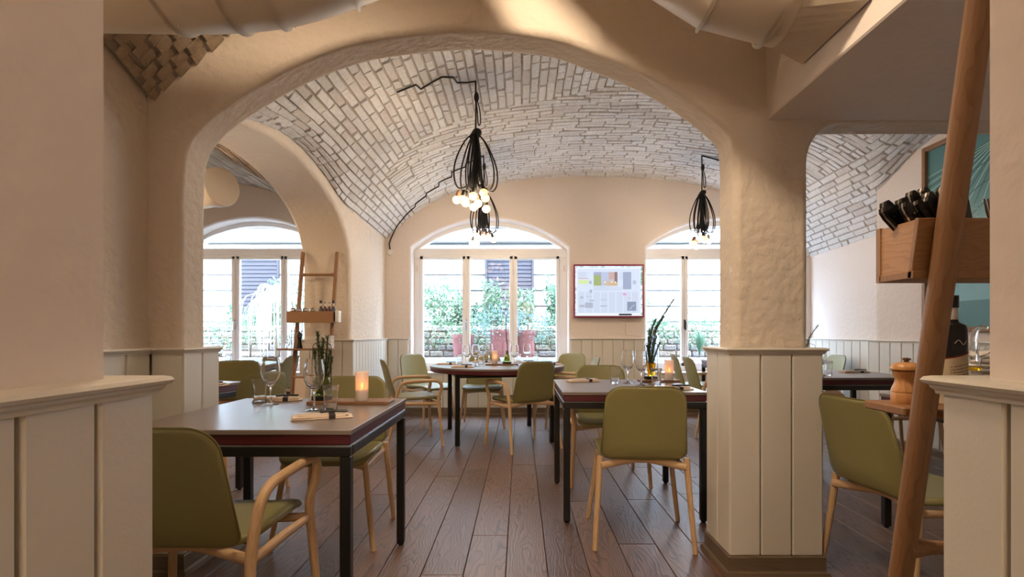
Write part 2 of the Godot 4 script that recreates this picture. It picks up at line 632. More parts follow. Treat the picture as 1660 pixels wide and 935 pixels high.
# ============================ walls ==========================================================
# A wall in its own x-y plane, front at z = 0, back at z = -thick, with openings whose edges are rounded like old plaster.
func wall_mesh(r: Rect2, thick: float, openings: Array, bevel: float, xf: Transform3D) -> MB:
	var b := MB.new()
	var grown := []
	for loop in openings:
		grown.append(loop_data(loop, bevel))
	var cuts := [r.position.x]
	for g in grown:
		cuts.append(g.mid)
	cuts.sort()
	cuts.append(r.end.x)
	for i in cuts.size() - 1:
		if cuts[i + 1] - cuts[i] < 1e-4:
			continue
		var polys := [rect_poly(cuts[i], r.position.y, cuts[i + 1], r.end.y)]
		for g in grown:
			var next := []
			for p in polys:
				for q in Geometry2D.clip_polygons(p, g.outer):
					next.append(q)
			polys = next
		for p in polys:
			var idx := Geometry2D.triangulate_polygon(p)
			for k in range(0, idx.size(), 3):
				for z in [0.0, -thick]:
					var hn := Vector3(0, 0, 1 if z == 0.0 else -1)
					b.flat(xf * Vector3(p[idx[k]].x, p[idx[k]].y, z), xf * Vector3(p[idx[k + 1]].x, p[idx[k + 1]].y, z), xf * Vector3(p[idx[k + 2]].x, p[idx[k + 2]].y, z), xf.basis * hn)
	# rim of the wall
	var c := rect_poly(r.position.x, r.position.y, r.end.x, r.end.y)
	for i in 4:
		var p := c[i]
		var q := c[(i + 1) % 4]
		b.quad(xf * Vector3(p.x, p.y, 0), xf * Vector3(q.x, q.y, 0), xf * Vector3(q.x, q.y, -thick), xf * Vector3(p.x, p.y, -thick), xf.basis * Vector3(q.y - p.y, p.x - q.x, 0))
	# the reveals
	var prof := []
	for k in 5:
		var a := PI / 2 * k / 4.0
		prof.append([bevel * (1.0 - sin(a)), -bevel * (1.0 - cos(a)), cos(a), sin(a)])
	for k in 5:
		var a := PI / 2 * k / 4.0
		prof.append([bevel * (1.0 - cos(a)), -thick + bevel * (1.0 - sin(a)), -sin(a), cos(a)])
	for g in grown:
		var cnt: int = g.loop.size()
		for i in cnt:
			var j := (i + 1) % cnt
			var e: Vector2 = g.edge[i]
			var ni: Vector2 = g.norm[i] if g.norm[i].dot(e) > 0.9 else e
			var nj: Vector2 = g.norm[j] if g.norm[j].dot(e) > 0.9 else e
			for k in prof.size() - 1:
				var p0 = prof[k]
				var p1 = prof[k + 1]
				var a2: Vector2 = g.loop[i] + g.off[i] * p0[0]
				var b2: Vector2 = g.loop[j] + g.off[j] * p0[0]
				var c2: Vector2 = g.loop[j] + g.off[j] * p1[0]
				var d2: Vector2 = g.loop[i] + g.off[i] * p1[0]
				b.squad(xf * Vector3(a2.x, a2.y, p0[1]), xf * Vector3(b2.x, b2.y, p0[1]), xf * Vector3(c2.x, c2.y, p1[1]), xf * Vector3(d2.x, d2.y, p1[1]),
					xf.basis * Vector3(-ni.x * p0[3], -ni.y * p0[3], p0[2]), xf.basis * Vector3(-nj.x * p0[3], -nj.y * p0[3], p0[2]), xf.basis * Vector3(-nj.x * p1[3], -nj.y * p1[3], p1[2]), xf.basis * Vector3(-ni.x * p1[3], -ni.y * p1[3], p1[2]))
	return b

func loop_data(loop: PackedVector2Array, bevel: float) -> Dictionary:
	if Geometry2D.is_polygon_clockwise(loop):
		loop.reverse()
	var cnt := loop.size()
	var edge := []
	var lo := 1e9
	var hi := -1e9
	for i in cnt:
		var d := (loop[(i + 1) % cnt] - loop[i]).normalized()
		edge.append(Vector2(d.y, -d.x))
		lo = minf(lo, loop[i].x)
		hi = maxf(hi, loop[i].x)
	var norm := []
	var off := []
	var outer := PackedVector2Array()
	for i in cnt:
		var a: Vector2 = edge[(i + cnt - 1) % cnt]
		var e: Vector2 = edge[i]
		var nn := (a + e).normalized()
		norm.append(nn)
		off.append(nn / maxf(0.5, nn.dot(e)))
		outer.append(loop[i] + off[i] * bevel)
	return {"loop": loop, "edge": edge, "norm": norm, "off": off, "outer": outer, "mid": (lo + hi) / 2.0}

func segment_arch(cx: float, half: float, y0: float, spring: float, apex: float, seg := 28) -> PackedVector2Array:
	var p := PackedVector2Array([Vector2(cx - half, y0), Vector2(cx + half, y0)])
	var rise := apex - spring
	var rad := (half * half + rise * rise) / (2.0 * rise)
	var a0 := asin(half / rad)
	for k in seg + 1:
		var a := lerpf(a0, -a0, float(k) / seg)
		p.append(Vector2(cx + sin(a) * rad, apex - rad + cos(a) * rad))
	return p

func facing_camera(d: float) -> Transform3D:
	return Transform3D(Basis.IDENTITY, Vector3(0, 0, -d))

func facing_right(x: float) -> Transform3D:      # local x runs into the depth
	return Transform3D(Basis(Vector3(0, 0, -1), Vector3.UP, Vector3(1, 0, 0)), Vector3(x, 0, 0))

func facing_left(x: float) -> Transform3D:       # local x runs towards the camera
	return Transform3D(Basis(Vector3(0, 0, 1), Vector3.UP, Vector3(-1, 0, 0)), Vector3(x, 0, 0))

func box_struct(called: String, lo: Vector3, hi: Vector3, m: Material, label: String, category: String, ch := 0.0) -> MeshInstance3D:
	# lo and hi as (x, height, depth)
	var b := MB.new()
	b.box(Vector3((lo.x + hi.x) / 2, (lo.y + hi.y) / 2, -(lo.z + hi.z) / 2), Vector3(hi.x - lo.x, hi.y - lo.y, hi.z - lo.z), ch)
	return struct_mesh(called, b, m, label, category)

const WINDOW_X := [-3.55, -0.40, 2.71]

func build_shell() -> void:
	# floor: boards of their own on a dark bed
	var fl := struct_node("floor", "brown grained timber boards of the restaurant floor", "floor")
	var sub := MB.new()
	sub.box(Vector3(-0.6, -0.09, -2.6), Vector3(12.6, 0.14, 13.6))
	part("floor_bed", sub, M.rubber, fl)
	var bw := 0.188
	var lens := [1.5, 1.8, 2.1, 2.4]
	var plank_mesh := {}
	for i in range(-29, 22):
		var x := i * bw + 0.03
		if x < -5.3 or x > 4.0:
			continue
		var d := 0.9 + rng.randf() * -1.6
		while d < BACK_D + 0.05:
			var li := rng.randi() % 4
			var ln: float = lens[li]
			if d + ln > 0.9 and not (x < -2.3 and d + ln < 2.7):
				var end := minf(d + ln, BACK_D + 0.06)
				var cut := snappedf(end - d, 0.02)
				if cut > 0.15:
					if not plank_mesh.has(cut):
						var pb := MB.new()
						pb.box(Vector3.ZERO, Vector3(bw - 0.003, 0.02, cut - 0.003), 0.0022)
						plank_mesh[cut] = pb.mesh()
					var o = part("plank", plank_mesh[cut], M["floor_%d" % (rng.randi() % 6)], fl)
					o.position = Vector3(x, -0.01 - rng.randf() * 0.0008, -(d + cut / 2))
			d += ln
	# the arch wall: main arch (left), flat opening (right)
	var arch := PackedVector2Array([Vector2(-1.53, -0.2), Vector2(0.965, -0.2)])
	var outline := [Vector2(0.965, 1.6), Vector2(0.962, 1.90), Vector2(0.925, 1.995), Vector2(0.72, 2.155), Vector2(0.535, 2.257), Vector2(0.345, 2.334), Vector2(0.157, 2.40), Vector2(-0.10, 2.432), Vector2(-0.31, 2.437), Vector2(-0.56, 2.412), Vector2(-0.79, 2.37), Vector2(-1.06, 2.262), Vector2(-1.30, 2.120), Vector2(-1.44, 2.01), Vector2(-1.515, 1.885), Vector2(-1.53, 1.6)]
	for p in smooth(outline, 3):
		arch.append(p)
	var side := PackedVector2Array([Vector2(1.302, -0.2), Vector2(3.56, -0.2), Vector2(3.56, 2.03), Vector2(1.47, 2.03)])
	for k in range(1, 9):
		var a := PI / 2 * k / 8.0
		side.append(Vector2(1.47 - sin(a) * 0.168, 1.84 + cos(a) * 0.19))
	struct_mesh("wall_front", wall_mesh(Rect2(-2.6, -0.08, 7.0, 3.58), 0.20, [arch, side], 0.035, facing_camera(ARCH_D)), M.plaster, "cream plastered wall with the wide arch into the vaulted room", "wall")
	# back wall with three arched windows
	var loops := []
	for c in WINDOW_X:
		loops.append(segment_arch(c, 1.04, 0.556, 2.205, 2.59))
	struct_mesh("wall_back", wall_mesh(Rect2(-5.6, 0, 9.8, 3.5), 0.50, loops, 0.035, facing_camera(BACK_D)), M.plaster_smooth, "pale pink plastered end wall with arched windows", "wall")
	# left side wall with the low arch into the left bay
	var low := PackedVector2Array([Vector2(2.61, -0.2), Vector2(5.5, -0.2)])
	for k in 41:
		var a := PI * k / 40.0
		low.append(Vector2(4.055 + cos(a) * 1.445, 1.70 + pow(sin(a), 0.85) * 0.79))
	struct_mesh("wall_left", wall_mesh(Rect2(2.56, -0.08, 4.38, 3.58), 0.50, [low], 0.05, facing_right(-1.78)), M.plaster, "cream plastered side wall with low arch into the left bay", "wall")
	box_struct("wall_bay", Vector3(-5.6, 0, 2.3), Vector3(-5.3, 3.5, 6.94), M.plaster, "far wall of the left bay", "wall")
	box_struct("wall_bay_near", Vector3(-5.3, 0, 2.3), Vector3(-2.6, 3.5, 2.56), M.plaster, "near wall of the left bay", "wall")
	# right side
	box_struct("wall_right", Vector3(3.85, 0, 2.2), Vector3(4.2, 3.5, 6.94), M.plaster_smooth, "white side wall at the right end of the vaulted room", "wall")
	box_struct("wall_right_near", Vector3(3.55, 0, 2.5), Vector3(3.85, 3.5, 5.23), M.plaster_smooth, "projecting right wall with the framed teal picture", "wall", 0.012)
	# front zone
	box_struct("wall_side", Vector3(-2.6, 0, -0.6), Vector3(-1.675, 3.5, 2.36), M.plaster, "cream left wall in front of the arch", "wall")
	box_struct("wall_entry_left", Vector3(-1.675, 0, -0.5), Vector3(-0.596, 3.5, 0.76), M.plaster_smooth, "near left pier of the entry passage", "wall", 0.01)
	box_struct("wall_entry_right", Vector3(0.672, 0, -0.5), Vector3(3.3, 3.5, 0.76), M.plaster_smooth, "near right pier of the entry passage", "wall", 0.01)
	box_struct("wall_side_right", Vector3(3.3, 0, -0.5), Vector3(3.6, 3.5, 2.36), M.plaster, "right wall in front of the arch", "wall")
	box_struct("wall_rear", Vector3(-2.9, 0, -3.4), Vector3(2.9, 3.5, -3.1), M.plaster, "rear wall behind the entry passage", "wall")
	box_struct("wall_rear_left", Vector3(-2.9, 0, -3.1), Vector3(-2.6, 3.5, 0.0), M.plaster, "left wall of the entry room", "wall")
	box_struct("wall_rear_right", Vector3(2.6, 0, -3.1), Vector3(2.9, 3.5, -0.5), M.plaster, "right wall of the entry room", "wall")
	box_struct("beam", Vector3(1.11, 2.03, 0.3), Vector3(3.3, 3.5, 2.37), M.plaster_smooth, "boxed-in lowered ceiling over the right passage", "beam", 0.006)
	box_struct("unseen_roof", Vector3(-5.9, 3.5, -3.4), Vector3(4.4, 3.7, 7.44), M.plaster, "unseen flat slab over the rooms that keeps the sky out", "ceiling")  # out of view, stops skylight leaking in from above
	# wainscots
	wainscot("trim_1", "cream panelled base of the middle pillar", [Vector2(1.337, 2.60), Vector2(1.337, 2.31), Vector2(0.924, 2.31), Vector2(0.924, 2.60), Vector2(1.337, 2.60)], 0.138, 0.09, RAIL, 0.0)
	wainscot("trim_2", "cream panelled dado of the left arch pier", [Vector2(-1.49, 2.60), Vector2(-1.49, 2.32), Vector2(-1.635, 2.32), Vector2(-1.635, 0.9)], 0.14, 0.09, RAIL, 0.0)
	wainscot("trim_3", "near left panelled dado of the entry pier", [Vector2(-1.6, 0.80), Vector2(-0.556, 0.80), Vector2(-0.556, -0.5)], 0.11, 0.09, RAIL, 0.0)
	wainscot("trim_4", "near right panelled dado of the entry pier", [Vector2(0.641, -0.5), Vector2(0.641, 0.80), Vector2(2.5, 0.80)], 0.11, 0.09, RAIL, 0.0)
	var bd := BACK_D - 0.04
	wainscot("trim_5", "white panelled dado in the left corner beside the middle window", [Vector2(-1.47, BACK_D + 0.02), Vector2(-1.47, bd), Vector2(-1.74, bd), Vector2(-1.74, 5.46), Vector2(-2.30, 5.46)], 0.11, 0.09, RAIL, 0.0)
	wainscot("trim_6", "cream panelled dado under the wall screen", [Vector2(1.64, BACK_D + 0.02), Vector2(1.64, bd), Vector2(0.67, bd), Vector2(0.67, BACK_D + 0.02)], 0.142, 0.09, RAIL, 0.0)
	wainscot("trim_7", "low panelled dado under the middle window", [Vector2(0.67, bd), Vector2(-1.47, bd)], 0.15, 0.09, 0.555, 0.12)
	wainscot("trim_8", "low panelled dado under the right window", [Vector2(3.78, bd), Vector2(1.64, bd)], 0.15, 0.09, 0.555, 0.12)
	wainscot("trim_9", "low panelled dado under the left bay window", [Vector2(-2.3, bd), Vector2(-4.7, bd)], 0.15, 0.09, 0.555, 0.12)
	wainscot("trim_10", "white panelled dado along the far right wall", [Vector2(3.81, 5.0), Vector2(3.81, bd), Vector2(3.75, bd)], 0.145, 0.09, RAIL, 0.0)
	wainscot("trim_11", "white panelled dado under the framed picture on the right wall", [Vector2(3.51, 2.62), Vector2(3.51, 5.27), Vector2(3.85, 5.27)], 0.15, 0.09, RAIL, 0.0)

# boards on a polyline of (x, depth); the room lies to the left when walking along it, seen from above with depth up
func wainscot(called: String, label: String, path: Array, pw: float, y0: float, y1: float, sill: float) -> void:
	var root := struct_node(called, label, "panelling")
	var th := 0.036
	for i in path.size() - 1:
		var a: Vector2 = path[i]
		var b: Vector2 = path[i + 1]
		var ln := a.distance_to(b)
		if ln < 0.06:
			continue
		var dir := (b - a) / ln
		var out := Vector2(dir.y, -dir.x) * -1.0
		var cnt := maxi(1, roundi(ln / pw))
		var w := ln / cnt
		var bs := Basis(Vector3(dir.x, 0, -dir.y), Vector3.UP, Vector3(out.x, 0, -out.y))
		var pm := MB.new()
		pm.box(Vector3.ZERO, Vector3(w - 0.006, y1 - 0.024 - y0, 0.016), 0.004)
		var me := pm.mesh()
		for k in cnt:
			var c := a + dir * (w * (k + 0.5)) - out * 0.008
			var o = part("plank", me, M.panel_paint, root)
			o.transform = Transform3D(bs, at(c.x, (y0 + y1 - 0.024) / 2, c.y))
		var back := MB.new()
		var m2 := (a + b) / 2 - out * (th / 2 + 0.011)
		back.box(at(m2.x, (y1 - 0.02) / 2, m2.y), Vector3(maxf(ln - 0.06, 0.03), y1 - 0.02, th - 0.012), 0.0, bs)
		part("backing", back, M.panel_paint, root)
	var deep := 0.045 + sill
	var rail := [Vector2(-deep, y1), Vector2(0.008, y1), Vector2(0.015, y1 - 0.002), Vector2(0.018, y1 - 0.007), Vector2(0.015, y1 - 0.012), Vector2(0.010, y1 - 0.014), Vector2(0.009, y1 - 0.018), Vector2(0.005, y1 - 0.022), Vector2(0.004, y1 - 0.027), Vector2(-0.012, y1 - 0.027)]
	part("rail", run(path, rail), M.panel_paint if sill == 0.0 else M.frame_white, root)
	var base := [Vector2(-0.02, y0), Vector2(0.004, y0), Vector2(0.008, y0 - 0.006), Vector2(0.008, 0.025), Vector2(0.020, 0.020), Vector2(0.024, 0.0), Vector2(-0.02, 0.0)]
	part("baseboard", run(path, base), M.skirting, root)

# a moulding (out, height) carried along a polyline with mitred corners
func run(path: Array, prof: Array) -> MB:
	var b := MB.new()
	var offs := []
	for i in path.size():
		var n0 := Vector2.ZERO
		var n1 := Vector2.ZERO
		if i > 0:
			var d: Vector2 = (path[i] - path[i - 1]).normalized()
			n0 = Vector2(-d.y, d.x)
		if i < path.size() - 1:
			var d: Vector2 = (path[i + 1] - path[i]).normalized()
			n1 = Vector2(-d.y, d.x)
		if i == 0 and path[0].distance_to(path[-1]) < 1e-4:
			var d: Vector2 = (path[0] - path[-2]).normalized()
			n0 = Vector2(-d.y, d.x)
		if i == path.size() - 1 and path[0].distance_to(path[-1]) < 1e-4:
			var d: Vector2 = (path[1] - path[0]).normalized()
			n1 = Vector2(-d.y, d.x)
		if n0 == Vector2.ZERO: n0 = n1
		if n1 == Vector2.ZERO: n1 = n0
		var m := (n0 + n1).normalized()
		offs.append(m / maxf(0.4, m.dot(n1)))
	for i in path.size() - 1:
		var ln: float = path[i].distance_to(path[i + 1])
		var d: Vector2 = (path[i + 1] - path[i]).normalized()
		var out := Vector2(-d.y, d.x)
		for k in prof.size() - 1:
			var q := []
			for e in [[0, 0], [1, 0], [1, 1], [0, 1]]:
				var pr: Vector2 = prof[k + e[1]]
				var pt: Vector2 = path[i + e[0]] + offs[i + e[0]] * pr.x
				q.append(at(pt.x, pr.y, pt.y))
			var sl: Vector2 = prof[k + 1] - prof[k]
			var n2 := Vector2(-sl.y, sl.x)
			var hn := Vector3(out.x * n2.x, n2.y, -out.y * n2.x)
			b.quad(q[0], q[1], q[2], q[3], hn, Vector2(0, prof[k].y), Vector2(ln, prof[k].y), Vector2(ln, prof[k + 1].y), Vector2(0, prof[k + 1].y))
	# ends
	var poly := PackedVector2Array(prof)
	var idx := Geometry2D.triangulate_polygon(poly)
	for e in [0, path.size() - 1]:
		var d: Vector2 = (path[0] - path[1]).normalized() if e == 0 else (path[-1] - path[-2]).normalized()
		for k in range(0, idx.size(), 3):
			var q := []
			for j in 3:
				var pr := poly[idx[k + j]]
				var pt: Vector2 = path[e] + offs[e] * pr.x
				q.append(at(pt.x, pr.y, pt.y))
			b.flat(q[0], q[1], q[2], Vector3(d.x, 0, -d.y))
	return b

# ============================ vault ==========================================================
var prof_u := [0.0, 0.45, 0.89, 1.30, 1.63, 1.90, 2.12, 2.30, 2.44, 2.60, 2.75, 2.95, 3.15]
var prof_h := [2.08, 2.075, 2.04, 1.985, 1.915, 1.83, 1.73, 1.62, 1.51, 1.375, 1.22, 0.96, 0.68]

func vault_profile(x: float) -> float:
	var u := absf(x - 0.95)
	for i in prof_u.size() - 1:
		if u <= prof_u[i + 1]:
			var t: float = (u - prof_u[i]) / (prof_u[i + 1] - prof_u[i])
			var p0: float = prof_h[maxi(0, i - 1)]
			var p3: float = prof_h[mini(prof_h.size() - 1, i + 2)]
			return 0.5 * (2.0 * prof_h[i] + (prof_h[i + 1] - p0) * t + (2.0 * p0 - 5.0 * prof_h[i] + 4.0 * prof_h[i + 1] - p3) * t * t + (3.0 * prof_h[i] - p0 - 3.0 * prof_h[i + 1] + p3) * t * t * t)
	return prof_h[-1] - (u - 3.15) * 1.4

func smax(a: float, b: float, k: float) -> float:
	var h := clampf(0.5 + 0.5 * (a - b) / k, 0.0, 1.0)
	return lerpf(b, a, h) + k * h * (1.0 - h)

func vault_height(x: float, d: float) -> float:
	var t := (d - 4.75) / 2.19
	var h := vault_profile(x) + 0.06 * clampf(1.0 - t * t, 0.0, 1.0)
	var l := 1.51 - 0.19 * (d - 4.15) * (d - 4.15) + 0.10 * (x + 1.78)
	var r := 1.72 - 0.33 * (d - 4.2) * (d - 4.2) + 0.10 * (3.55 - x)
	if x < 0.0: h = smax(h, l, 0.10)
	if x > 1.9: h = smax(h, r, 0.10)
	return h + EYE

func vault_point(x: float, d: float) -> Vector3:
	return Vector3(x, vault_height(x, d), -d)

func bay_point(x: float, d: float) -> Vector3:
	return Vector3(x, vault_height(-4.06 - x, d), -d)

var level_from := 3.29
var level_to := -1.39

func groin(x: float) -> float:
	if x > level_from or x < level_to:         # near the walls the courses run level
		return 7.1
	var gx := [-1.85, -1.5, -0.96, -0.32, 0.25, 0.63, 1.0, 2.0, 2.9, 3.35, 3.6, 3.95]
	var gd := [5.62, 5.5, 5.05, 4.82, 4.75, 4.6, 4.4, 4.4, 4.5, 4.95, 5.3, 5.65]
	for i in gx.size() - 1:
		if x <= gx[i + 1]:
			return lerpf(gd[i], gd[i + 1], (x - gx[i]) / (gx[i + 1] - gx[i]))
	return gd[-1]

# one brick lying in the vault between two x and two depths
func brick_on(b: MB, f: Callable, xa: float, xb: float, da: float, db: float) -> void:
	var nx := 2 if xb - xa > 0.12 else 1
	var nd := 2 if db - da > 0.12 else 1
	var e := 1e-3
	var c: Vector3 = f.call((xa + xb) / 2, (da + db) / 2)
	var tx: Vector3 = f.call((xa + xb) / 2 + e, (da + db) / 2) - c
	var td: Vector3 = f.call((xa + xb) / 2, (da + db) / 2 + e) - c
	var nrm := tx.cross(td).normalized()
	if nrm.y > 0: nrm = -nrm
	var proud := 0.007 + rng.randf() * 0.009
	var tilt_a := (rng.randf() - 0.5) * 0.008
	var tilt_b := (rng.randf() - 0.5) * 0.008
	var inset := 0.006
	var g := []
	var o := []
	for i in nx + 1:
		var gr := []
		var orow := []
		for j in nd + 1:
			var x := lerpf(xa, xb, float(i) / nx)
			var d := lerpf(da, db, float(j) / nd)
			var p: Vector3 = f.call(x, d)
			p += Vector3((rng.randf() - 0.5) * 0.006, 0, (rng.randf() - 0.5) * 0.006)
			orow.append(p - nrm * 0.004)
			var q := p.lerp(c, 0.0)
			var inx := 0.0
			var ind := 0.0
			if i == 0: inx = inset
			if i == nx: inx = -inset
			if j == 0: ind = -inset
			if j == nd: ind = inset
			q += Vector3(inx, 0, ind) + nrm * (proud + tilt_a * (2.0 * i / nx - 1.0) + tilt_b * (2.0 * j / nd - 1.0))
			gr.append(q)
		g.append(gr)
		o.append(orow)
	for i in nx:
		for j in nd:
			b.quad(g[i][j], g[i + 1][j], g[i + 1][j + 1], g[i][j + 1], nrm)
	for i in nx:
		b.quad(g[i][0], g[i + 1][0], o[i + 1][0], o[i][0], Vector3(0, 0, 1) + nrm * 0.5)
		b.quad(g[i][nd], g[i + 1][nd], o[i + 1][nd], o[i][nd], Vector3(0, 0, -1) + nrm * 0.5)
	for j in nd:
		b.quad(g[0][j], g[0][j + 1], o[0][j + 1], o[0][j], Vector3(-1, 0, 0) + nrm * 0.5)
		b.quad(g[nx][j], g[nx][j + 1], o[nx][j + 1], o[nx][j], Vector3(1, 0, 0) + nrm * 0.5)

func build_vault() -> void:
	var root := struct_node("ceiling", "whitewashed brick vault over the middle of the room", "ceiling")
	var bed := MB.new()
	grid_surface(bed, vault_point, -1.95, 4.0, 2.5, 7.0, 70, 52, 0.006)
	part("mortar_bed", bed, M.mortar, root)
	# arc length across the vault
	var xs := [-1.95]
	while xs[-1] < 3.98:
		var x: float = xs[-1]
		var sl := (vault_profile(x + 0.01) - vault_profile(x - 0.01)) / 0.02
		xs.append(x + 0.072 / sqrt(1.0 + sl * sl))
	for v in xs:                      # whole courses on either side
		if v < 3.29: level_from = v
		if v < -1.39: level_to = v
	var list := []
	var gap := 0.005
	for i in xs.size() - 1:
		var xa: float = xs[i]
		var xb: float = xs[i + 1]
		var lim := groin((xa + xb) / 2)
		var d := 2.5 - rng.randf() * 0.25
		while d < lim:
			var ln := 0.235 + rng.randf() * 0.05
			if rng.randf() < 0.22: ln = 0.125
			var e := minf(d + ln, lim)
			if lim - e < 0.06: e = lim
			if e - d > 0.05:
				list.append([xa + gap * 0.7, xb - gap * 0.7, d + gap, e - gap])
			d = e if e == lim else d + ln
	var d2 := 4.40
	while d2 < 7.0:
		var de := d2 + 0.072
		var xi := 0.0
		# the part of this course that lies behind the groin
		var lo := -1.95
		while lo < 3.95 and groin(lo) > (d2 + de) / 2: lo += 0.005
		var hi := 3.98
		while hi > lo and groin(hi) > (d2 + de) / 2: hi -= 0.005
		xi = lo - rng.randf() * 0.0
		while xi < hi:
			var sl := (vault_profile(xi + 0.06) - vault_profile(xi + 0.04)) / 0.02
			var ln := (0.235 + rng.randf() * 0.05) / sqrt(1.0 + sl * sl)
			if rng.randf() < 0.22: ln *= 0.5
			var e := minf(xi + ln, hi)
			if hi - e < 0.07: e = hi
			if e - xi > 0.04:
				list.append([xi + gap, e - gap, d2 + gap * 0.7, de - gap * 0.7])
			xi = e if e == hi else xi + ln
		d2 = de
	# the ones that show largest become parts of their own
	var shown := []
	var rest := []
	for q in list:
		var p := vault_point((q[0] + q[1]) / 2, (q[2] + q[3]) / 2)
		var s := 0.0
		if brick_seen(p):
			var e := 1e-2
			var tx := vault_point(p.x + e, -p.z) - vault_point(p.x - e, -p.z)
			var td := vault_point(p.x, -p.z + e) - vault_point(p.x, -p.z - e)
			var nn := tx.cross(td).normalized()
			var ray := p - Vector3(0, EYE, 0)
			s = absf(nn.dot(ray.normalized())) / ray.length_squared() * (q[1] - q[0]) * (q[3] - q[2]) * (1.0 / maxf(0.2, absf(nn.y)))
		if s > 0.0: shown.append([s, q])
		else: rest.append(q)
	shown.sort_custom(func(a, b): return a[0] > b[0])
	for i in shown.size():
		if i >= 300:
			rest.append(shown[i][1])
			continue
		var q = shown[i][1]
		var b := MB.new()
		brick_on(b, vault_point, q[0], q[1], q[2], q[3])
		part("brick", b, M["brick_paint_%d" % (rng.randi() % 4)], root)
	var field := MB.new()
	for q in rest:
		brick_on(field, vault_point, q[0], q[1], q[2], q[3])
	tag(part("brickwork", field, M.brick_paint_0, root), "", "", "", "stuff")
	# the left bay's vault
	var bay := struct_node("ceiling_bay", "bare brick vault over the left bay", "ceiling")
	var bed2 := MB.new()
	grid_surface(bed2, bay_point, -5.4, -2.2, 2.5, 7.0, 36, 40, 0.006)
	part("mortar_bed", bed2, M.mortar, bay)
	var f2 := MB.new()
	var kept := 0
	var course := 0
	var x := -2.22
	while x > -4.6:
		var sl := (vault_profile(-4.06 - x + 0.01) - vault_profile(-4.06 - x - 0.01)) / 0.02
		var w := 0.072 / sqrt(1.0 + sl * sl)
		var d := 2.9 - rng.randf() * 0.25
		while d < 6.95:
			var ln := 0.24 + rng.randf() * 0.04
			if x > -3.4 and d > 3.2 and d < 5.6 and kept < 150:
				var b := MB.new()
				brick_on(b, bay_point, x - w + gap * 0.7, x - gap * 0.7, d + gap, d + ln - gap)
				part("brick", b, M.brick_bare, bay)
				kept += 1
			else:
				brick_on(f2, bay_point, x - w + gap * 0.7, x - gap * 0.7, d + gap, d + ln - gap)
			d += ln
		x -= w
		course += 1
	tag(part("brickwork", f2, M.brick_bare, bay), "", "", "", "stuff")
	# the corner of the front vault, above the left pier
	var corner := struct_node("ceiling_front", "brick corner of the front vault above the left pier", "ceiling")
	var bed3 := MB.new()
	grid_surface(bed3, corner_point, 0.0, 0.75, 0.0, 0.37, 10, 10, 0.006)
	part("mortar_bed", bed3, M.mortar, corner)
	var v := 0.0
	while v < 0.34:
		var wv := 0.038
		var uu := -rng.randf() * 0.1
		while uu < 0.72:
			var ln := 0.060 + rng.randf() * 0.02
			var b := MB.new()
			brick_on(b, corner_point, maxf(uu, 0.0) + gap, minf(uu + ln, 0.74) - gap, v + gap * 0.7, v + wv - gap * 0.7)
			if minf(uu + ln, 0.74) - maxf(uu, 0.0) > 0.03:
				part("brick", b, M.brick_bare, corner)
			uu += ln
		v += wv

func corner_point(a: float, b: float) -> Vector3:
	return Vector3(-1.66 + a, EYE + 1.045 + 0.88 * a + 0.42 * b + 0.12 * a * b, -(2.36 - b))

func brick_seen(p: Vector3) -> bool:
	var d := -p.z
	var px := VX + FOCAL * p.x / d
	var py := VY - FOCAL * (p.y - EYE) / d
	if px < 0 or px > 1660 or py < 0 or py > 935:
		return false
	# through the main arch or through the flat opening on the right
	var k := (ARCH_D + 0.2) / d
	var ax := p.x * k
	var ay := (p.y - EYE) * k + EYE
	if ax > -1.5 and ax < 0.96:
		var u := (ax + 0.29) / 1.26
		return ay < 1.9 + 0.535 * sqrt(maxf(0.0, 1.0 - u * u)) and (p.x > -1.8)
	return ax > 1.36 and ax < 2.1 and ay < 2.03

func grid_surface(b: MB, f: Callable, x0: float, x1: float, d0: float, d1: float, nx: int, nd: int, lift: float) -> void:
	var pts := []
	for i in nx + 1:
		var row := []
		for j in nd + 1:
			row.append(f.call(lerpf(x0, x1, float(i) / nx), lerpf(d0, d1, float(j) / nd)) + Vector3(0, lift, 0))
		pts.append(row)
	var nrm := []
	for i in nx + 1:
		var row := []
		for j in nd + 1:
			var tx: Vector3 = pts[mini(i + 1, nx)][j] - pts[maxi(i - 1, 0)][j]
			var td: Vector3 = pts[i][mini(j + 1, nd)] - pts[i][maxi(j - 1, 0)]
			var m := tx.cross(td).normalized()
			row.append(-m if m.y > 0 else m)
		nrm.append(row)
	for i in nx:
		for j in nd:
			b.squad(pts[i][j], pts[i + 1][j], pts[i + 1][j + 1], pts[i][j + 1], nrm[i][j], nrm[i + 1][j], nrm[i + 1][j + 1], nrm[i][j + 1])
	# upper skin, so that the shell has thickness
	for i in nx:
		for j in nd:
			var up := Vector3(0, 0.10, 0)
			b.squad(pts[i][j] + up, pts[i + 1][j] + up, pts[i + 1][j + 1] + up, pts[i][j + 1] + up, -nrm[i][j], -nrm[i + 1][j], -nrm[i + 1][j + 1], -nrm[i][j + 1])

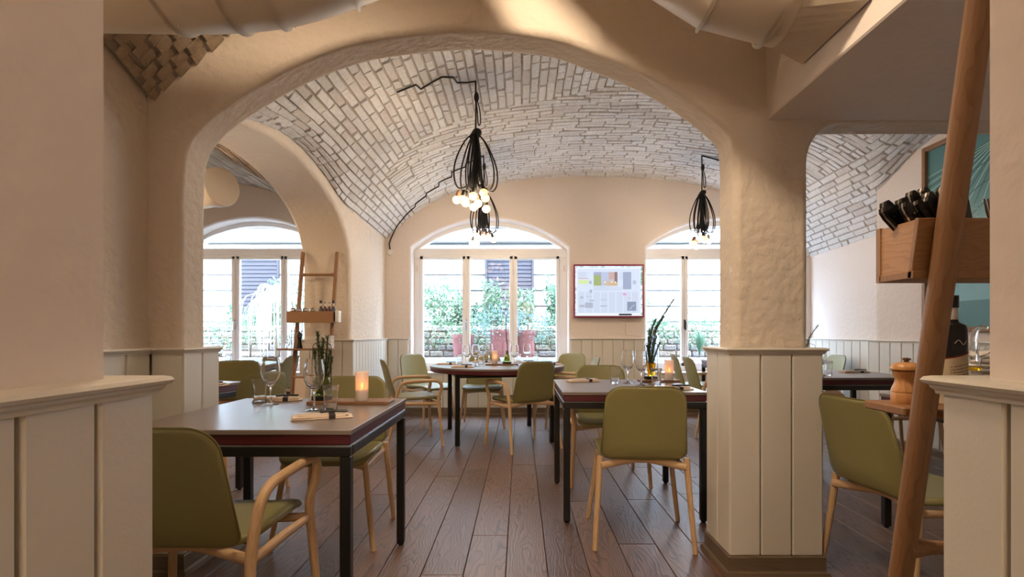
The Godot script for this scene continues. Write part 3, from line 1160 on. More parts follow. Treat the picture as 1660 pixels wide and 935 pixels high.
# ============================ windows ========================================================
func build_windows() -> void:
	var layouts := [
		[[-0.91, -0.375], [-0.27, 0.29], [0.383, 0.90]],
		[[-0.92, -0.385], [-0.281, 0.257], [0.363, 0.892]],
		[[-0.99, -0.515], [-0.422, 0.40], [0.50, 0.96]]]
	var names := ["arched white window of the left bay", "arched white window behind the round table", "arched white glazed door right of the wall screen"]
	for i in 3:
		var root := struct_node("window_%d" % (i + 1), names[i], "window")
		var c: float = WINDOW_X[i]
		var fd := BACK_D + 0.21
		var panes: Array = layouts[i]
		var lo := 0.56
		var top := 2.10
		var tr := 2.225
		# curved outer frame of the fanlight
		var arc_in := segment_arch(0, 0.985, 2.21, 2.213, 2.53)
		var arc_out := segment_arch(0, 1.05, 2.21, 2.215, 2.60)
		var fr := MB.new()
		for k in range(2, arc_in.size() - 1):
			for z in [0.0, -0.07]:
				fr.quad(Vector3(arc_in[k].x, arc_in[k].y, z), Vector3(arc_in[k + 1].x, arc_in[k + 1].y, z), Vector3(arc_out[k + 1].x, arc_out[k + 1].y, z), Vector3(arc_out[k].x, arc_out[k].y, z), Vector3(0, 0, 1 if z == 0.0 else -1))
			fr.quad(Vector3(arc_in[k].x, arc_in[k].y, 0), Vector3(arc_in[k + 1].x, arc_in[k + 1].y, 0), Vector3(arc_in[k + 1].x, arc_in[k + 1].y, -0.07), Vector3(arc_in[k].x, arc_in[k].y, -0.07), Vector3(-arc_in[k].x, -1, 0))
		# frame members
		fr.box(Vector3(0, (top + tr) / 2, -0.035), Vector3(2.10, tr - top, 0.07), 0.006)
		fr.box(Vector3(0, lo + 0.045, -0.035), Vector3(2.10, 0.09, 0.07), 0.006)
		var edges := [-1.05]
		for p in panes:
			edges.append(p[0])
			edges.append(p[1])
		edges.append(1.05)
		for k in range(0, edges.size(), 2):
			fr.box(Vector3((edges[k] + edges[k + 1]) / 2, (lo + top) / 2, -0.036), Vector3(edges[k + 1] - edges[k] - (0.03 if k > 0 and k < 6 else 0.0), top - lo, 0.066), 0.006)
		var f = part("frame", fr, M.frame_white, root)
		f.position = at(c, 0, fd)
		for p in panes:
			var s := MB.new()
			var w: float = p[1] - p[0]
			var mid: float = (p[0] + p[1]) / 2
			for q in [[mid, top + 0.0, w + 0.09, 0.05], [mid, lo + 0.085, w + 0.09, 0.05]]:
				s.box(Vector3(q[0], q[1], -0.012), Vector3(q[2], q[3], 0.05), 0.005)
			for q in [p[0] - 0.022, p[1] + 0.022]:
				s.box(Vector3(q, (top + lo + 0.085) / 2, -0.012), Vector3(0.044, top - lo - 0.04, 0.05), 0.005)
			var o = part("sash", s, M.frame_white, root)
			o.position = at(c, 0, fd)
			var g := MB.new()
			g.quad(Vector3(p[0] - 0.01, lo + 0.06, -0.03), Vector3(p[1] + 0.01, lo + 0.06, -0.03), Vector3(p[1] + 0.01, top, -0.03), Vector3(p[0] - 0.01, top, -0.03), Vector3(0, 0, 1))
			var o2 = part("pane", g, M.pane, root)
			o2.position = at(c, 0, fd)
		var fan := MB.new()
		var poly := segment_arch(0, 1.0, 2.2, 2.215, 2.54)
		var idx := Geometry2D.triangulate_polygon(poly)
		for k in range(0, idx.size(), 3):
			fan.flat(Vector3(poly[idx[k]].x, poly[idx[k]].y, -0.03), Vector3(poly[idx[k + 1]].x, poly[idx[k + 1]].y, -0.03), Vector3(poly[idx[k + 2]].x, poly[idx[k + 2]].y, -0.03), Vector3(0, 0, 1))
		part("fanlight_pane", fan, M.pane, root).position = at(c, 0, fd)
		var h := MB.new()
		var hx: float = (panes[0][1] + panes[1][0]) / 2 + (0.0 if i < 2 else -0.0)
		h.box(Vector3(hx, 1.19, 0.02), Vector3(0.028, 0.13, 0.012), 0.004)
		h.box(Vector3(hx, 1.22, 0.04), Vector3(0.018, 0.02, 0.05), 0.004)
		h.box(Vector3(hx, 1.17, 0.062), Vector3(0.018, 0.12, 0.014), 0.004)
		part("handle", h, M.chrome if i < 2 else M.black_metal, root).position = at(c, 0, fd)
		var hg := MB.new()
		for k in [[-1.0, 0.75], [-1.0, 1.95], [1.0, 0.75], [1.0, 1.95], [(edges[4] + edges[5]) / 2, 1.9], [(edges[4] + edges[5]) / 2, 0.8]]:
			hg.tube([Vector3(k[0], k[1] - 0.04, 0.018), Vector3(k[0], k[1] + 0.04, 0.018)], [0.008, 0.008], 8)
		part("hinges", hg, M.white_plastic, root).position = at(c, 0, fd)

# ============================ terrace outside ================================================
func build_outside() -> void:
	box_struct("terrace", Vector3(-9, 0.1, 7.46), Vector3(9, 0.36, 12), M.concrete, "terrace ground outside the windows", "ground")
	box_struct("kerb", Vector3(-9, 0.36, 8.05), Vector3(9, 0.69, 8.25), M.concrete, "grey concrete planter wall outside the windows", "wall", 0.01)
	box_struct("planting_bed", Vector3(-9, 0.36, 8.25), Vector3(9, 0.60, 11.1), M.soil, "soil of the planting bed behind the concrete planter wall", "ground")
	# low stone wall
	var low := struct_node("wall_terrace", "low rough stone wall behind the planting bed", "wall")
	var core := MB.new()
	core.box(Vector3(-1.2, 0.85, -9.42), Vector3(9.6, 0.68, 0.16))
	part("wall_core", core, M.mortar, low)
	var sm := []
	for k in 3:
		var b := MB.new()
		b.box(Vector3.ZERO, Vector3([0.30, 0.22, 0.26][k], 0.10, 0.10), 0.02)
		sm.append(b.mesh())
	for row in 6:
		var x := -5.9 + (row % 2) * 0.11
		while x < 3.5:
			var k := rng.randi() % 3
			var w: float = [0.30, 0.22, 0.26][k]
			var o = part("stone", sm[k], M["stone_%d" % (rng.randi() % 3)], low)
			o.position = Vector3(x + w / 2, 0.59 + row * 0.112, -9.34 + rng.randf() * 0.02)
			o.rotation.y = (rng.randf() - 0.5) * 0.06
			x += w + 0.015
	# house across the terrace: rendered courses with recessed joints
	var house := struct_node("wall_house", "white rusticated house front across the terrace", "wall")
	var back := MB.new()
	back.box(Vector3(-1, 3.0, -11.3), Vector3(18, 6, 0.3))
	part("wall_core", back, M.stucco, house)
	for k in 14:
		var b := MB.new()
		b.box(Vector3(-1, 0.48 + 0.33 * k, -11.1), Vector3(18, 0.30, 0.12), 0.015)
		part("stone_course", b, M.stucco, house)
	for q in [[-5.55, 0.95], [-0.22, 0.98]]:
		var root := thing("shuttered_window", "dark grey slatted shutter on the house front behind the %s" % ("left bay window" if q[0] < -3 else "middle window"), "shutter", at(q[0], 1.45, 11.03), 0.0)
		var fr := MB.new()
		for s in [-1, 1]:
			fr.box(Vector3(s * q[1] / 2, 0.6, 0.03), Vector3(0.05, 1.22, 0.05), 0.006)
		fr.box(Vector3(0, 1.2, 0.03), Vector3(q[1] + 0.05, 0.05, 0.05), 0.006)
		fr.box(Vector3(0, 0.0, 0.03), Vector3(q[1] + 0.05, 0.05, 0.05), 0.006)
		part("frame", fr, M.shutter_bar, root)
		var pn := MB.new()
		pn.box(Vector3(0, 0.6, 0.0), Vector3(q[1], 1.2, 0.03))
		part("panel", pn, M.shutter, root)
		for k in 14:
			var sl := MB.new()
			sl.box(Vector3(0, 0.07 + k * 0.083, 0.025), Vector3(q[1] - 0.06, 0.05, 0.014), 0.004)
			part("slat", sl, M.shutter, root)
	var cn := MB.new()
	cn.box(Vector3(-1, 3.02, -10.95), Vector3(18, 0.10, 0.30), 0.02)
	struct_mesh("trim_cornice", cn, M.stucco, "pale string course above the windows of the house front", "cornice")
	# terracotta pots with bushes
	var pots := [[-0.92, 8.5, 0.34, 0.36, "smallest terracotta pot, behind the left mullion of the middle window"], [-0.30, 8.5, 0.36, 0.44, "tall square terracotta pot in the middle of the window"], [0.08, 8.62, 0.34, 0.43, "terracotta pot at the right under the blue-green bush"]]
	for q in pots:
		var t = thing("plant_pot", q[4], "pot", at(q[0], 0.60, q[1]), 0.1, "terracotta pots outside the middle window")
		var b := MB.new()
		var w: float = q[2] / 2
		var y: float = q[3] + 0.09
		b.lathe([Vector2(0, 0), Vector2(w * 0.86, 0), Vector2(w * 1.0, y - 0.06), Vector2(w * 1.09, y - 0.06), Vector2(w * 1.09, y), Vector2(w * 0.97, y), Vector2(w * 0.95, y - 0.05), Vector2(0, y - 0.05)], 24)
		part("body", b, M.terracotta, t)
		var s := MB.new()
		s.lathe([Vector2(w * 0.95, y - 0.045), Vector2(0, y - 0.035)], 16)
		part("soil", s, M.soil, t)
	bush(at(-0.92, 1.02, 8.5), Vector3(0.24, 0.16, 0.2), 170, 0.055, M.leaf_light, "small loose bush in the smallest terracotta pot", 0.62, 0.45)
	bush(at(-0.34, 1.24, 8.5), Vector3(0.46, 0.30, 0.3), 620, 0.055, M.leaf_blue, "blue-green bush filling the tall square pot", 0.6, 0.5)
	bush(at(0.16, 1.20, 8.62), Vector3(0.40, 0.28, 0.3), 520, 0.055, M.leaf_blue, "blue-green bush in the right-hand terracotta pot", 0.6, 0.5)
	# tall leafy shrubs against the house
	var shrubs := [
		[-5.35, 9.75, 1.0, 0.26, 260, "leaf_mid", "upright leafy shrub at the outer edge of the left bay window"],
		[-4.75, 9.9, 1.55, 0.20, 240, "leaf_light", "tall slim shrub with upright shoots in front of the left shutter"],
		[-4.35, 9.9, 1.65, 0.18, 220, "leaf_light", "second slim shrub in front of the left shutter"],
		[-3.95, 9.7, 1.1, 0.34, 320, "leaf_mid", "broad shrub behind the striped grass plant of the left bay window"],
		[-3.35, 9.8, 1.3, 0.30, 300, "leaf_light", "leafy shrub seen in the right pane of the left bay window"],
		[-1.45, 9.8, 1.55, 0.42, 520, "leaf_light", "tall airy shrub in the left pane of the middle window"],
		[-1.02, 9.8, 1.25, 0.20, 300, "leaf_dark", "dark dense shrub behind the left mullion of the middle window"],
		[-0.55, 9.9, 1.65, 0.18, 260, "leaf_light", "slim upright shrub in front of the shutter, middle pane"],
		[-0.60, 9.6, 1.05, 0.30, 320, "leaf_dark", "rounded dark shrub above the tall terracotta pot"],
		[0.05, 9.8, 1.45, 0.26, 300, "leaf_mid", "leafy shrub in the right pane in front of the shutter"],
		[0.62, 9.8, 1.65, 0.17, 260, "leaf_mid", "narrow columnar shrub at the right edge of the middle window"],
		[2.15, 9.8, 1.25, 0.28, 300, "leaf_mid", "shrub at the left edge of the glazed door"],
		[2.75, 9.8, 0.75, 0.45, 380, "leaf_light", "low leafy shrub in the middle of the glazed door"],
		[3.35, 9.7, 0.85, 0.40, 340, "leaf_mid", "low leafy shrub at the right of the glazed door"]]
	for q in shrubs:
		shrub(at(q[0], 0.58, q[1] + 0.3), q[2], q[3] * 1.15, int(q[4] * 2.4), M[q[5]], q[6])
	# creeper over the stone wall
	var cr := [[-5.0, 9.2, 0.6, "creeper over the stone wall, outer left"], [-3.8, 9.2, 0.7, "creeper over the stone wall beside the striped grass plant"], [-1.5, 9.15, 0.5, "creeper over the stone wall, left pane of the middle window"], [-0.75, 9.15, 0.35, "creeper over the stone wall between the terracotta pots"], [0.55, 9.15, 0.4, "creeper over the stone wall at the right pane of the middle window"], [2.2, 9.15, 0.5, "creeper over the stone wall left of the door handle"], [3.1, 9.15, 0.6, "creeper over the stone wall right of the door handle"]]
	for q in cr:
		bush(at(q[0], 1.10, q[1] - 0.09), Vector3(q[2], 0.30, 0.12), 520, 0.06, M.leaf_light, q[3], 0.0, 0.5)
	# grass-like plants
	var tufts := [[-4.5, 7.8, 0.42, 40, "leaf_mid", "low grassy plant at the foot of the left bay window"], [-3.85, 7.8, 0.40, 40, "leaf_mid", "low grassy plant right of the first in the left bay window"], [-1.25, 7.75, 0.40, 46, "leaf_white", "pale grassy plant at the left foot of the middle window"], [-0.92, 7.8, 0.34, 36, "leaf_white", "pale grassy plant behind the wine glasses of the round table"], [-0.2, 7.8, 0.34, 36, "leaf_mid", "grassy plant behind the candle of the round table"], [0.14, 7.78, 0.36, 40, "leaf_mid", "grassy plant in the right pane of the middle window"], [0.48, 7.78, 0.36, 40, "leaf_white", "pale grassy plant at the right foot of the middle window"]]
	for q in tufts:
		tuft(at(q[0], 0.36, q[1]), q[2], q[3], M[q[4]], q[5], 0.012)
	var sp = thing("striped_plant", "large pale plant with drooping blades in the middle pane of the left bay window", "plant", at(-3.93, 0.60, 8.45))
	var stb := MB.new()
	stb.tube([Vector3(0, 0, 0), Vector3(0.02, 0.5, 0), Vector3(0.03, 0.98, 0)], [0.03, 0.024, 0.02], 8)
	part("stem", stb, M.bark, sp)
	var bl := MB.new()
	for i in 62:
		var a := rng.randf() * TAU
		var reach := 0.25 + 0.45 * rng.randf()
		var rise := 0.10 + 0.30 * rng.randf()
		var drop := 0.35 + 0.75 * rng.randf()
		var pts := []
		for k in 9:
			var f := k / 8.0
			pts.append(Vector3(0.03, 0.96, 0) + Vector3(cos(a), 0, sin(a) * 0.7) * reach * sin(f * PI * 0.55) + Vector3(0, rise * sin(f * PI * 0.9) - drop * f * f * f, 0))
		var sd := Vector3(-sin(a), 0.3, cos(a)).normalized()
		for k in 8:
			var w0 := 0.016 * sqrt(maxf(0.0, 1.0 - pow(k / 8.0, 2.0)))
			var w1 := 0.016 * sqrt(maxf(0.0, 1.0 - pow((k + 1) / 8.0, 2.0)))
			bl.quad(pts[k] - sd * w0, pts[k] + sd * w0, pts[k + 1] + sd * w1, pts[k + 1] - sd * w1, Vector3.UP)
	tag(part("blades", bl, M.leaf_white, sp), "", "", "", "stuff")
	tuft(at(2.98, 0.62, 8.7), 0.62, 90, M.leaf_mid, "green grassy clump at the foot of the glazed door", 0.014)
	# pale box by the door
	var bx := MB.new()
	bx.box(Vector3(0, 0.22, 0), Vector3(0.42, 0.44, 0.4), 0.02)
	single("planter_box", bx, M.stucco, "white planter box outside behind the yellow vase", "planter", at(2.02, 0.60, 8.6))

func leaf(b: MB, p: Vector3, dir: Vector3, ln: float, w: float, up: Vector3) -> void:
	var s := dir.cross(up).normalized() * w * 0.5
	var n := s.cross(dir).normalized()
	var m := p + dir * ln * 0.5 + n * ln * 0.06
	var e := p + dir * ln
	b.flat(p, m + s, e, n)
	b.flat(p, e, m - s, n)

func rand_dir() -> Vector3:
	var z := rng.randf() * 2.0 - 1.0
	var a := rng.randf() * TAU
	var r := sqrt(1.0 - z * z)
	return Vector3(r * cos(a), z, r * sin(a))

func bush(c: Vector3, r: Vector3, cnt: int, ln: float, m: Material, label: String, base_y: float, shell: float) -> void:
	var t = thing("bush", label, "plant", Vector3(c.x, base_y if base_y > 0.0 else c.y - r.y, c.z), 0.0)
	var b := MB.new()
	for i in cnt:
		var d := rand_dir()
		var q: Vector3 = c + d * r * lerpf(shell, 1.0, rng.randf()) - t.position
		leaf(b, q, (d + rand_dir() * 0.9).normalized(), ln * (0.7 + rng.randf() * 0.6), ln * 0.42, rand_dir())
	tag(part("foliage", b, m, t), "", "", "", "stuff")
	var s := MB.new()
	for i in 7:
		var d := rand_dir() * r * 0.7
		var foot := Vector3((rng.randf() - 0.5) * 0.06, 0.32 if base_y > 0.0 else 0.0, (rng.randf() - 0.5) * 0.06)
		s.tube([foot, (foot + c - t.position + d) / 2 + Vector3(0, 0.03, 0), c - t.position + d], [0.008, 0.006, 0.003], 5)
	part("stem", s, M.bark, t)

func shrub(p: Vector3, h: float, r: float, cnt: int, m: Material, label: String) -> void:
	var t = thing("shrub", label, "plant", p, 0.0)
	var b := MB.new()
	var s := MB.new()
	var shoots := 7
	for k in shoots:
		var a := TAU * k / shoots + rng.randf()
		var top := Vector3(cos(a) * r * (0.3 + 0.7 * rng.randf()), h * (0.72 + 0.28 * rng.randf()), sin(a) * r * 0.6)
		var mid := top * 0.5 + Vector3(cos(a) * 0.04, 0.05, 0)
		s.tube([Vector3(cos(a) * 0.03, 0, sin(a) * 0.03), mid, top], [0.009, 0.006, 0.003], 5)
		for i in cnt / shoots:
			var f := 0.15 + 0.85 * float(i) / (cnt / shoots)
			var q := mid.lerp(top, f * 2.0 - 1.0) if f > 0.5 else (Vector3.ZERO).lerp(mid, f * 2.0)
			var d := (rand_dir() + Vector3(0, 0.5, 0)).normalized()
			q += Vector3(rng.randf() - 0.5, 0, rng.randf() - 0.5) * r * 0.5
			leaf(b, q, d, 0.095 + rng.randf() * 0.06, 0.040, rand_dir())
	tag(part("foliage", b, m, t), "", "", "", "stuff")
	part("stem", s, M.bark, t)

func tuft(p: Vector3, h: float, cnt: int, m: Material, label: String, w: float) -> void:
	var t = thing("grass_plant", label, "plant", p, 0.0)
	var b := MB.new()
	for i in cnt:
		var a := rng.randf() * TAU
		var out := Vector3(cos(a), 0, sin(a)) * h * (0.25 + 0.5 * rng.randf())
		var top := h * (0.7 + 0.5 * rng.randf())
		var pts := []
		for k in 7:
			var f := k / 6.0
			pts.append(out * f * f + Vector3(0, top * (1.7 * f - 1.05 * f * f), 0))
		var side := Vector3(-sin(a), 0, cos(a))
		for k in 6:
			var w0 := w * 0.5 * (1.0 - pow(k / 6.0, 2.0))
			var w1 := w * 0.5 * (1.0 - pow((k + 1) / 6.0, 2.0))
			b.quad(pts[k] - side * w0, pts[k] + side * w0, pts[k + 1] + side * w1, pts[k + 1] - side * w1, Vector3.UP)
	tag(part("blades", b, m, t), "", "", "", "stuff")

# ============================ ducts ==========================================================
func build_ducts() -> void:
	# left duct: runs along the arch wall and bends upwards to the right
	var t = thing("air_duct", "round painted ventilation duct at the top left above the arch", "duct", at(-1.1, 2.30, 1.75))
	var ax := smooth([Vector3(-0.56, 0.0, 0.0), Vector3(-0.35, 0.0, 0.0), Vector3(0.12, 0.0, 0.0), Vector3(0.40, 0.055, 0.0), Vector3(0.75, 0.20, 0.0), Vector3(1.0, 0.36, 0.0)], 5)
	var b := MB.new()
	b.tube(ax, radii(0.2, 0.2, ax.size()), 36, Vector2.ONE, true)
	part("pipe", b, M.duct_paint, t)
	for x in [-0.16, 0.05, 0.22, 0.44, 0.72]:
		var i := 0
		while i < ax.size() - 2 and ax[i].x < x: i += 1
		var d: Vector3 = (ax[i + 1] - ax[i]).normalized()
		var r := MB.new()
		r.tube([ax[i] - d * 0.008, ax[i] - d * 0.003, ax[i] + d * 0.003, ax[i] + d * 0.008], [0.2, 0.211, 0.211, 0.2], 36, Vector2.ONE, false)
		for k in 9:
			var a := TAU * k / 9.0
			var side := d.cross(Vector3(0, 0, 1)).normalized()
			r.ball(ax[i] + d * 0.022 + (side * cos(a) + Vector3(0, 0, 1) * sin(a)) * 0.2, 0.004, 6, 4)
		part("seam", r, M.duct_paint, t)
	# right duct: segmented bend, then a square transition piece into the boxed-in ceiling
	t = thing("air_duct", "segmented ventilation duct at the top right ending at the lowered ceiling", "duct", at(0.7, 2.31, 1.85))
	var pts := [Vector3(-0.62, 0.62, 0), Vector3(-0.36, 0.36, 0), Vector3(-0.16, 0.165, 0), Vector3(0.03, 0.045, 0), Vector3(0.225, -0.005, 0.0)]
	var rings := []
	for i in pts.size():
		var din: Vector3 = (pts[maxi(i, 1)] - pts[maxi(i, 1) - 1]).normalized()
		var dout: Vector3 = (pts[mini(i + 1, pts.size() - 1)] - pts[mini(i + 1, pts.size() - 1) - 1]).normalized()
		var mit := (din + dout).normalized() if i < pts.size() - 1 else Vector3.RIGHT
		var up := Vector3(0, 0, 1).cross(mit).normalized() / maxf(0.5, mit.dot(din))
		var ring := []
		for k in 41:
			var a := TAU * k / 40.0
			ring.append(pts[i] + (Vector3(0, 0, 1) * cos(a) + up * sin(a)) * 0.195)
		rings.append(ring)
	for i in pts.size() - 1:
		var s := MB.new()
		var ax2: Vector3 = (pts[i + 1] - pts[i]).normalized()
		for k in 40:
			var na: Vector3 = (rings[i][k] - pts[i])
			var nb: Vector3 = (rings[i][k + 1] - pts[i])
			na = (na - ax2 * na.dot(ax2)).normalized()
			nb = (nb - ax2 * nb.dot(ax2)).normalized()
			s.squad(rings[i][k], rings[i][k + 1], rings[i + 1][k + 1], rings[i + 1][k], na, nb, nb, na)
		part("segment", s, M.duct_paint, t)
	for i in range(1, pts.size()):
		var d: Vector3 = (pts[i] - pts[i - 1]).normalized() if i == pts.size() - 1 else (pts[i + 1] - pts[i - 1]).normalized()
		var r := MB.new()
		r.tube([pts[i] - d * 0.007, pts[i] - d * 0.003, pts[i] + d * 0.003, pts[i] + d * 0.007], [0.197, 0.210, 0.210, 0.197], 40, Vector2.ONE, false)
		part("seam", r, M.duct_paint, t)
	var tr := MB.new()
	var sq := []
	var ci := []
	var n := 40
	for k in n + 1:
		var a := TAU * k / n
		var c := Vector2(cos(a), sin(a))
		var mx := maxf(absf(c.x), absf(c.y))
		sq.append(Vector3(0.402, c.y / mx * 0.19 - 0.0, c.x / mx * 0.20))
		ci.append(Vector3(0.225, c.y * 0.195 - 0.005, c.x * 0.195))
	for k in n:
		tr.quad(ci[k], ci[k + 1], sq[k + 1], sq[k], (ci[k] - Vector3(0.225, 0, 0)))
	part("transition", tr, M.duct_paint, t)
	var bx := MB.new()
	bx.box(Vector3(0.36, 0.30, 0.02), Vector3(0.09, 0.27, 0.40), 0.006)
	part("branch_collar", bx, M.duct_paint, t)
	# duct in the left bay
	t = thing("air_duct", "short round duct end seen through the low arch into the left bay", "duct", at(-2.62, 2.36, 4.62))
	var e := MB.new()
	e.lathe([Vector2(0.0, 0.0), Vector2(0.15, 0.0), Vector2(0.165, 0.0), Vector2(0.17, 0.012), Vector2(0.17, 0.10), Vector2(0.16, 0.11), Vector2(0.16, 1.4), Vector2(0, 1.4)], 24, Vector3.ZERO, Basis(Vector3(0, 0, 1), 0.0) * Basis(Vector3(0, 1, 0), Vector3(-0.9, 0.05, -0.42).normalized(), Vector3(0, 1, 0).cross(Vector3(-0.9, 0.05, -0.42)).normalized()).orthonormalized())
	part("pipe", e, M.duct_paint, t)

# ============================ hanging cord lamps =============================================
func build_chandeliers() -> void:
	cord_lamp(-0.356, 4.2, 10, 0.40, 11, "nearest cord cluster lamp, hanging in front of the arch of bulbs by a looped cord")
	cord_lamp(-0.41, 5.9, 8, 0.36, 12, "far cord cluster lamp over the round table, seen below the nearest one")
	cord_lamp(2.08, 6.0, 7, 0.36, 13, "cord cluster lamp in front of the right window beside the middle pillar")
	cord_lamp(-3.40, 4.55, 9, 0.36, 15, "unseen cord cluster lamp behind the left arch pier, lighting the left bay", true)  # out of view behind the pier, placed to light the left bay
	cord_lamp(-3.40, 3.40, 9, 0.36, 16, "second unseen cord cluster lamp lighting the left bay, nearer the viewer", true)  # likewise out of view, brightens the near part of the bay
	# cables on the vault
	var b := MB.new()
	var zig := [Vector2(-0.95, 4.05), Vector2(-0.80, 4.03), Vector2(-0.78, 4.12), Vector2(-0.60, 4.02), Vector2(-0.52, 4.06), Vector2(-0.50, 4.16), Vector2(-0.43, 4.19), Vector2(-0.356, 4.20)]
	b.tube(on_vault(zig, 0.024), radii(0.007, 0.007, on_vault(zig, 0.024).size()), 8)
	single("ceiling_cable", b, M.rubber, "black cable crossing the vault to the nearest cord lamp", "cable")
	b = MB.new()
	zig = [Vector2(-0.41, 5.9), Vector2(-0.62, 6.02), Vector2(-0.64, 6.12), Vector2(-0.80, 6.16), Vector2(-0.82, 6.30), Vector2(-0.98, 6.34), Vector2(-1.0, 6.46), Vector2(-1.16, 6.5), Vector2(-1.18, 6.58), Vector2(-1.32, 6.62), Vector2(-1.34, 6.70), Vector2(-1.46, 6.74), Vector2(-1.55, 6.80), Vector2(-1.62, 6.86)]
	var way := on_vault(zig, 0.022)
	way.append(at(-1.70, EYE + 1.26, 6.92))
	way.append(at(-1.73, EYE + 1.18, 6.93))
	way.append(at(-1.715, EYE + 1.09, 6.932))
	b.tube(way, radii(0.008, 0.008, way.size()), 8)
	single("ceiling_cable", b, M.rubber, "black cable zigzagging down the vault to the round outlet in the left corner", "cable")
	b = MB.new()
	zig = [Vector2(2.08, 6.0), Vector2(2.3, 6.05), Vector2(2.7, 6.1), Vector2(3.1, 6.3), Vector2(3.4, 6.5), Vector2(3.6, 6.7)]
	way = on_vault(zig, 0.022)
	way.append(at(3.78, EYE + 1.20, 6.90))
	way.append(at(3.82, EYE + 1.10, 6.92))
	b.tube(way, radii(0.008, 0.008, way.size()), 8)
	single("ceiling_cable", b, M.rubber, "black cable running right from the lamp by the pillar to the far right corner", "cable")
	for q in [[-1.715, 2.14, "round white cable outlet in the left corner of the back wall"], [3.80, 2.13, "round white cable outlet in the far right corner"]]:
		var o := MB.new()
		o.lathe([Vector2(0, 0.022), Vector2(0.034, 0.022), Vector2(0.042, 0.014), Vector2(0.042, 0.0)], 20, Vector3.ZERO, Basis(Vector3(1, 0, 0), PI / 2))
		single("cable_outlet", o, M.white_plastic, q[2], "outlet", at(q[0], q[1], 6.945))

func on_vault(way: Array, drop: float) -> Array:
	var out := []
	for i in way.size() - 1:
		for k in 4:
			var p: Vector2 = way[i].lerp(way[i + 1], k / 4.0)
			out.append(vault_point(p.x, p.y) + Vector3(0, -drop, 0))
	out.append(vault_point(way[-1].x, way[-1].y) + Vector3(0, -drop, 0))
	return out

